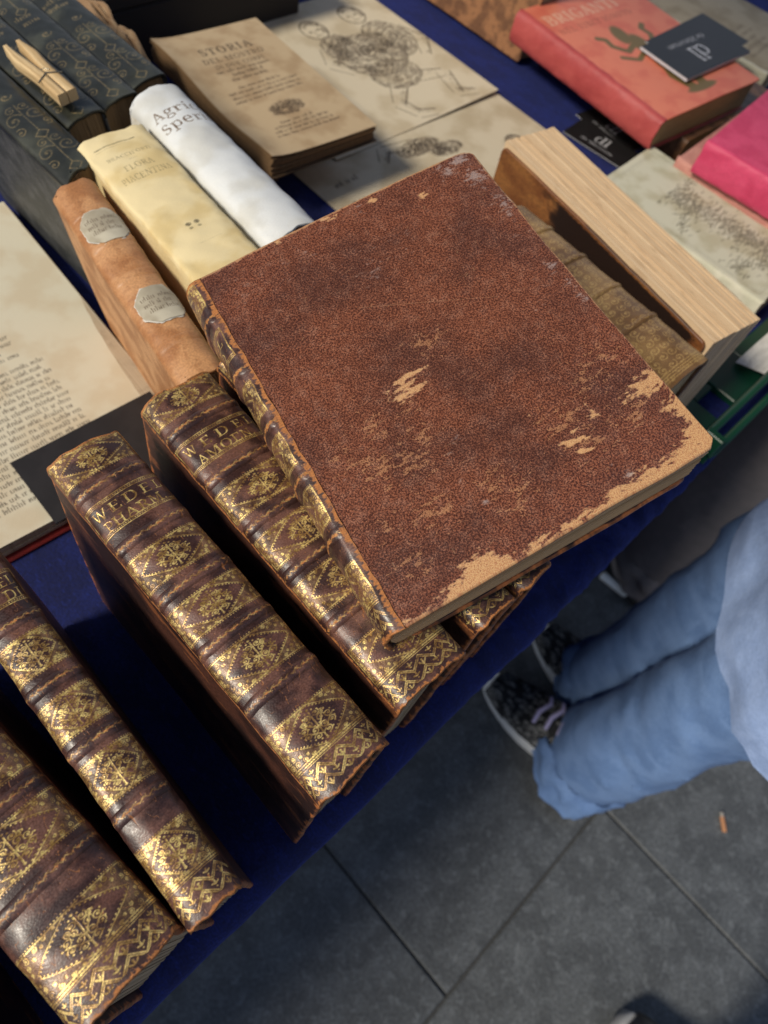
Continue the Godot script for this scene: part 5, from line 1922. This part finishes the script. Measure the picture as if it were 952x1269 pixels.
func build_people() -> void:
	var jean := triplanar(grained("blue denim", Color(0.355, 0.475, 0.665), Color(0.42, 0.54, 0.73), Color(0.50, 0.61, 0.78), 0.85, 0.05, 1601, 0.012, 0.20), 6.0)
	var wool := triplanar(grained("dark grey wool", Color(0.46, 0.44, 0.44), Color(0.49, 0.465, 0.465), Color(0.52, 0.50, 0.50), 0.9, 0.04, 1605, 0.03, 0.14), 5.0)
	var swt := triplanar(grained("pale blue sweatshirt", Color(0.52, 0.61, 0.78), Color(0.57, 0.66, 0.83), Color(0.64, 0.72, 0.86), 0.9, 0.06, 1611, 0.04, 0.12), 5.0)
	var lacem := Mask.new(40.0, 40.0, 6.0)
	for k in 60:
		lacem.curl(rng.randf() * 40.0, rng.randf() * 40.0, rng.randf_range(1.5, 3.2), rng.randf() * TAU, 1.2, 0.45, rng.randf_range(0.5, 0.9))
	var up := printed("black fabric with pale flowers", lacem, Color(0.09, 0.095, 0.105), Color(0.13, 0.13, 0.14), Color(0.80, 0.80, 0.78), 1621, 0.8)
	up.uv1_scale = Vector3(2, 3, 1)
	var white := plain("white rubber", Color(0.90, 0.91, 0.91), 0.5)
	var lace := plain("pale lilac lace", Color(0.72, 0.70, 0.86), 0.8)
	var blk := plain("black leather", lin(0.012, 0.012, 0.013), 0.4)
	person("person in blue jeans, pale blue sweatshirt and black patterned sneakers at the table", "", Vector3(0.555, FLOOR, 0.36), 0.0, {"legs": jean, "gap": 0.060, "wide": 0.071, "pose": [Vector3(0.005, 0, 0.012), Vector3(0.022, 0, 0.070), Vector3(0.025, 0, 0.04), Vector3(0.005, 0, -0.035), Vector3(0.048, 0, 0.0), Vector3(0.015, 0, 0.01)], "top_m": swt, "hem": 0.67, "toe": 0.0, "upper": up, "sole": white, "lace": lace, "cell": 0.014, "rx": 0.225, "rz": 0.148, "back": 0.078})
	var drk := triplanar(grained("dark wool", Color(0.17, 0.155, 0.155), Color(0.20, 0.185, 0.185), Color(0.24, 0.22, 0.22), 0.9, 0.04, 1631, 0.03, 0.14), 5.0)
	var pale := triplanar(grained("pale grey cloth", Color(0.62, 0.61, 0.59), Color(0.67, 0.66, 0.64), Color(0.72, 0.71, 0.69), 0.9, 0.0, 1641, 0.03, 0.1), 5.0)  # unseen top, made pale to bounce light onto the page edges
	person("person in dark grey trousers and black shoes further along the table", "", Vector3(1.02, FLOOR, 0.225), 0.1, {"legs": wool, "gap": 0.09, "wide": 0.085, "top_m": drk, "hem": 0.62, "toe": 0.0, "upper": blk, "sole": blk, "lace": blk, "cell": 0.02})
	person("person with grey toed dark shoes standing on the paving near the cigarette end", "", Vector3(0.155, FLOOR, 0.835), 0.0, {"legs": wool, "gap": 0.09, "wide": 0.075, "top_m": pale, "hem": 0.80, "toe": 0.0, "upper": blk, "sole": plain("grey rubber", Color(0.55, 0.56, 0.58), 0.5), "lace": blk, "cell": 0.02})
	# thin rod with a white end on the ground
	var r := thing("walking_cane", "thin black cane with bright white end on the paving", "cane", Vector3(0.823, FLOOR, 0.229))
	r.rotation.y = 0.0
	var b := MB.new()
	b.tube(PackedVector3Array([Vector3(0, 0.012, 0), Vector3(0, 0.012, 0.003), Vector3(0.006, 0.012, 0.058), Vector3(0.007, 0.012, 0.062)]), PackedFloat32Array([0.006, 0.009, 0.009, 0.007]), 12)
	part("white_tip", b, plain("glossy white plastic", Color(0.93, 0.95, 0.95), 0.15), r)
	b = MB.new()
	b.tube(PackedVector3Array([Vector3(0.0065, 0.012, 0.06), Vector3(0.06, 0.012, 0.62)]), PackedFloat32Array([0.007, 0.007]), 10)
	part("shaft", b, plain("black metal", lin(0.02, 0.02, 0.02), 0.4), r)

func build_added_awning() -> void:
	# added, unseen; blocks the overhead sky so gaps between the books stay dark
	var o := thing("added_awning", "unseen dark canvas awning added above the book stall to block the sky", "awning", Vector3(0.0, FLOOR, 0.0))
	var x0 := -0.30
	var x1 := 0.95
	var z0 := -1.25
	var z1 := 0.08
	var hgt := 2.05
	var can := triplanar(grained("dark canvas", Color(0.15, 0.16, 0.20), Color(0.18, 0.19, 0.23), Color(0.21, 0.22, 0.26), 0.9, 0.0, 1701, 0.03, 0.1), 2.0)
	var b := MB.new()
	var f := func(u: float, v: float) -> Vector3: return Vector3(lerpf(x0, x1, u), hgt + 0.10 * v * (1.0 - v) - 0.05 * sin(PI * u) * sin(PI * v), lerpf(z0, z1, v))
	b.grid(24, 16, func(u, v): return f.call(u, v) + Vector3(0, 0.003, 0))
	b.grid(24, 16, func(u, v): return f.call(1.0 - u, v))
	part("canvas", b, can, o)
	var pm := plain("galvanised tube", Color(0.55, 0.56, 0.57), 0.4, 0.8)
	for x in [x0, x1]:
		for z in [z0]:
			b = MB.new()
			b.tube(PackedVector3Array([Vector3(x, 0.0, z), Vector3(x, hgt - 0.004, z)]), PackedFloat32Array([0.018, 0.018]), 10)
			part("pole", b, pm, o)
	for x in [x0, x1]:
		b = MB.new()
		b.tube(PackedVector3Array([Vector3(x, hgt - 0.012, z0), Vector3(x, hgt - 0.012, z1)]), PackedFloat32Array([0.012, 0.012]), 10)
		part("arm", b, pm, o)
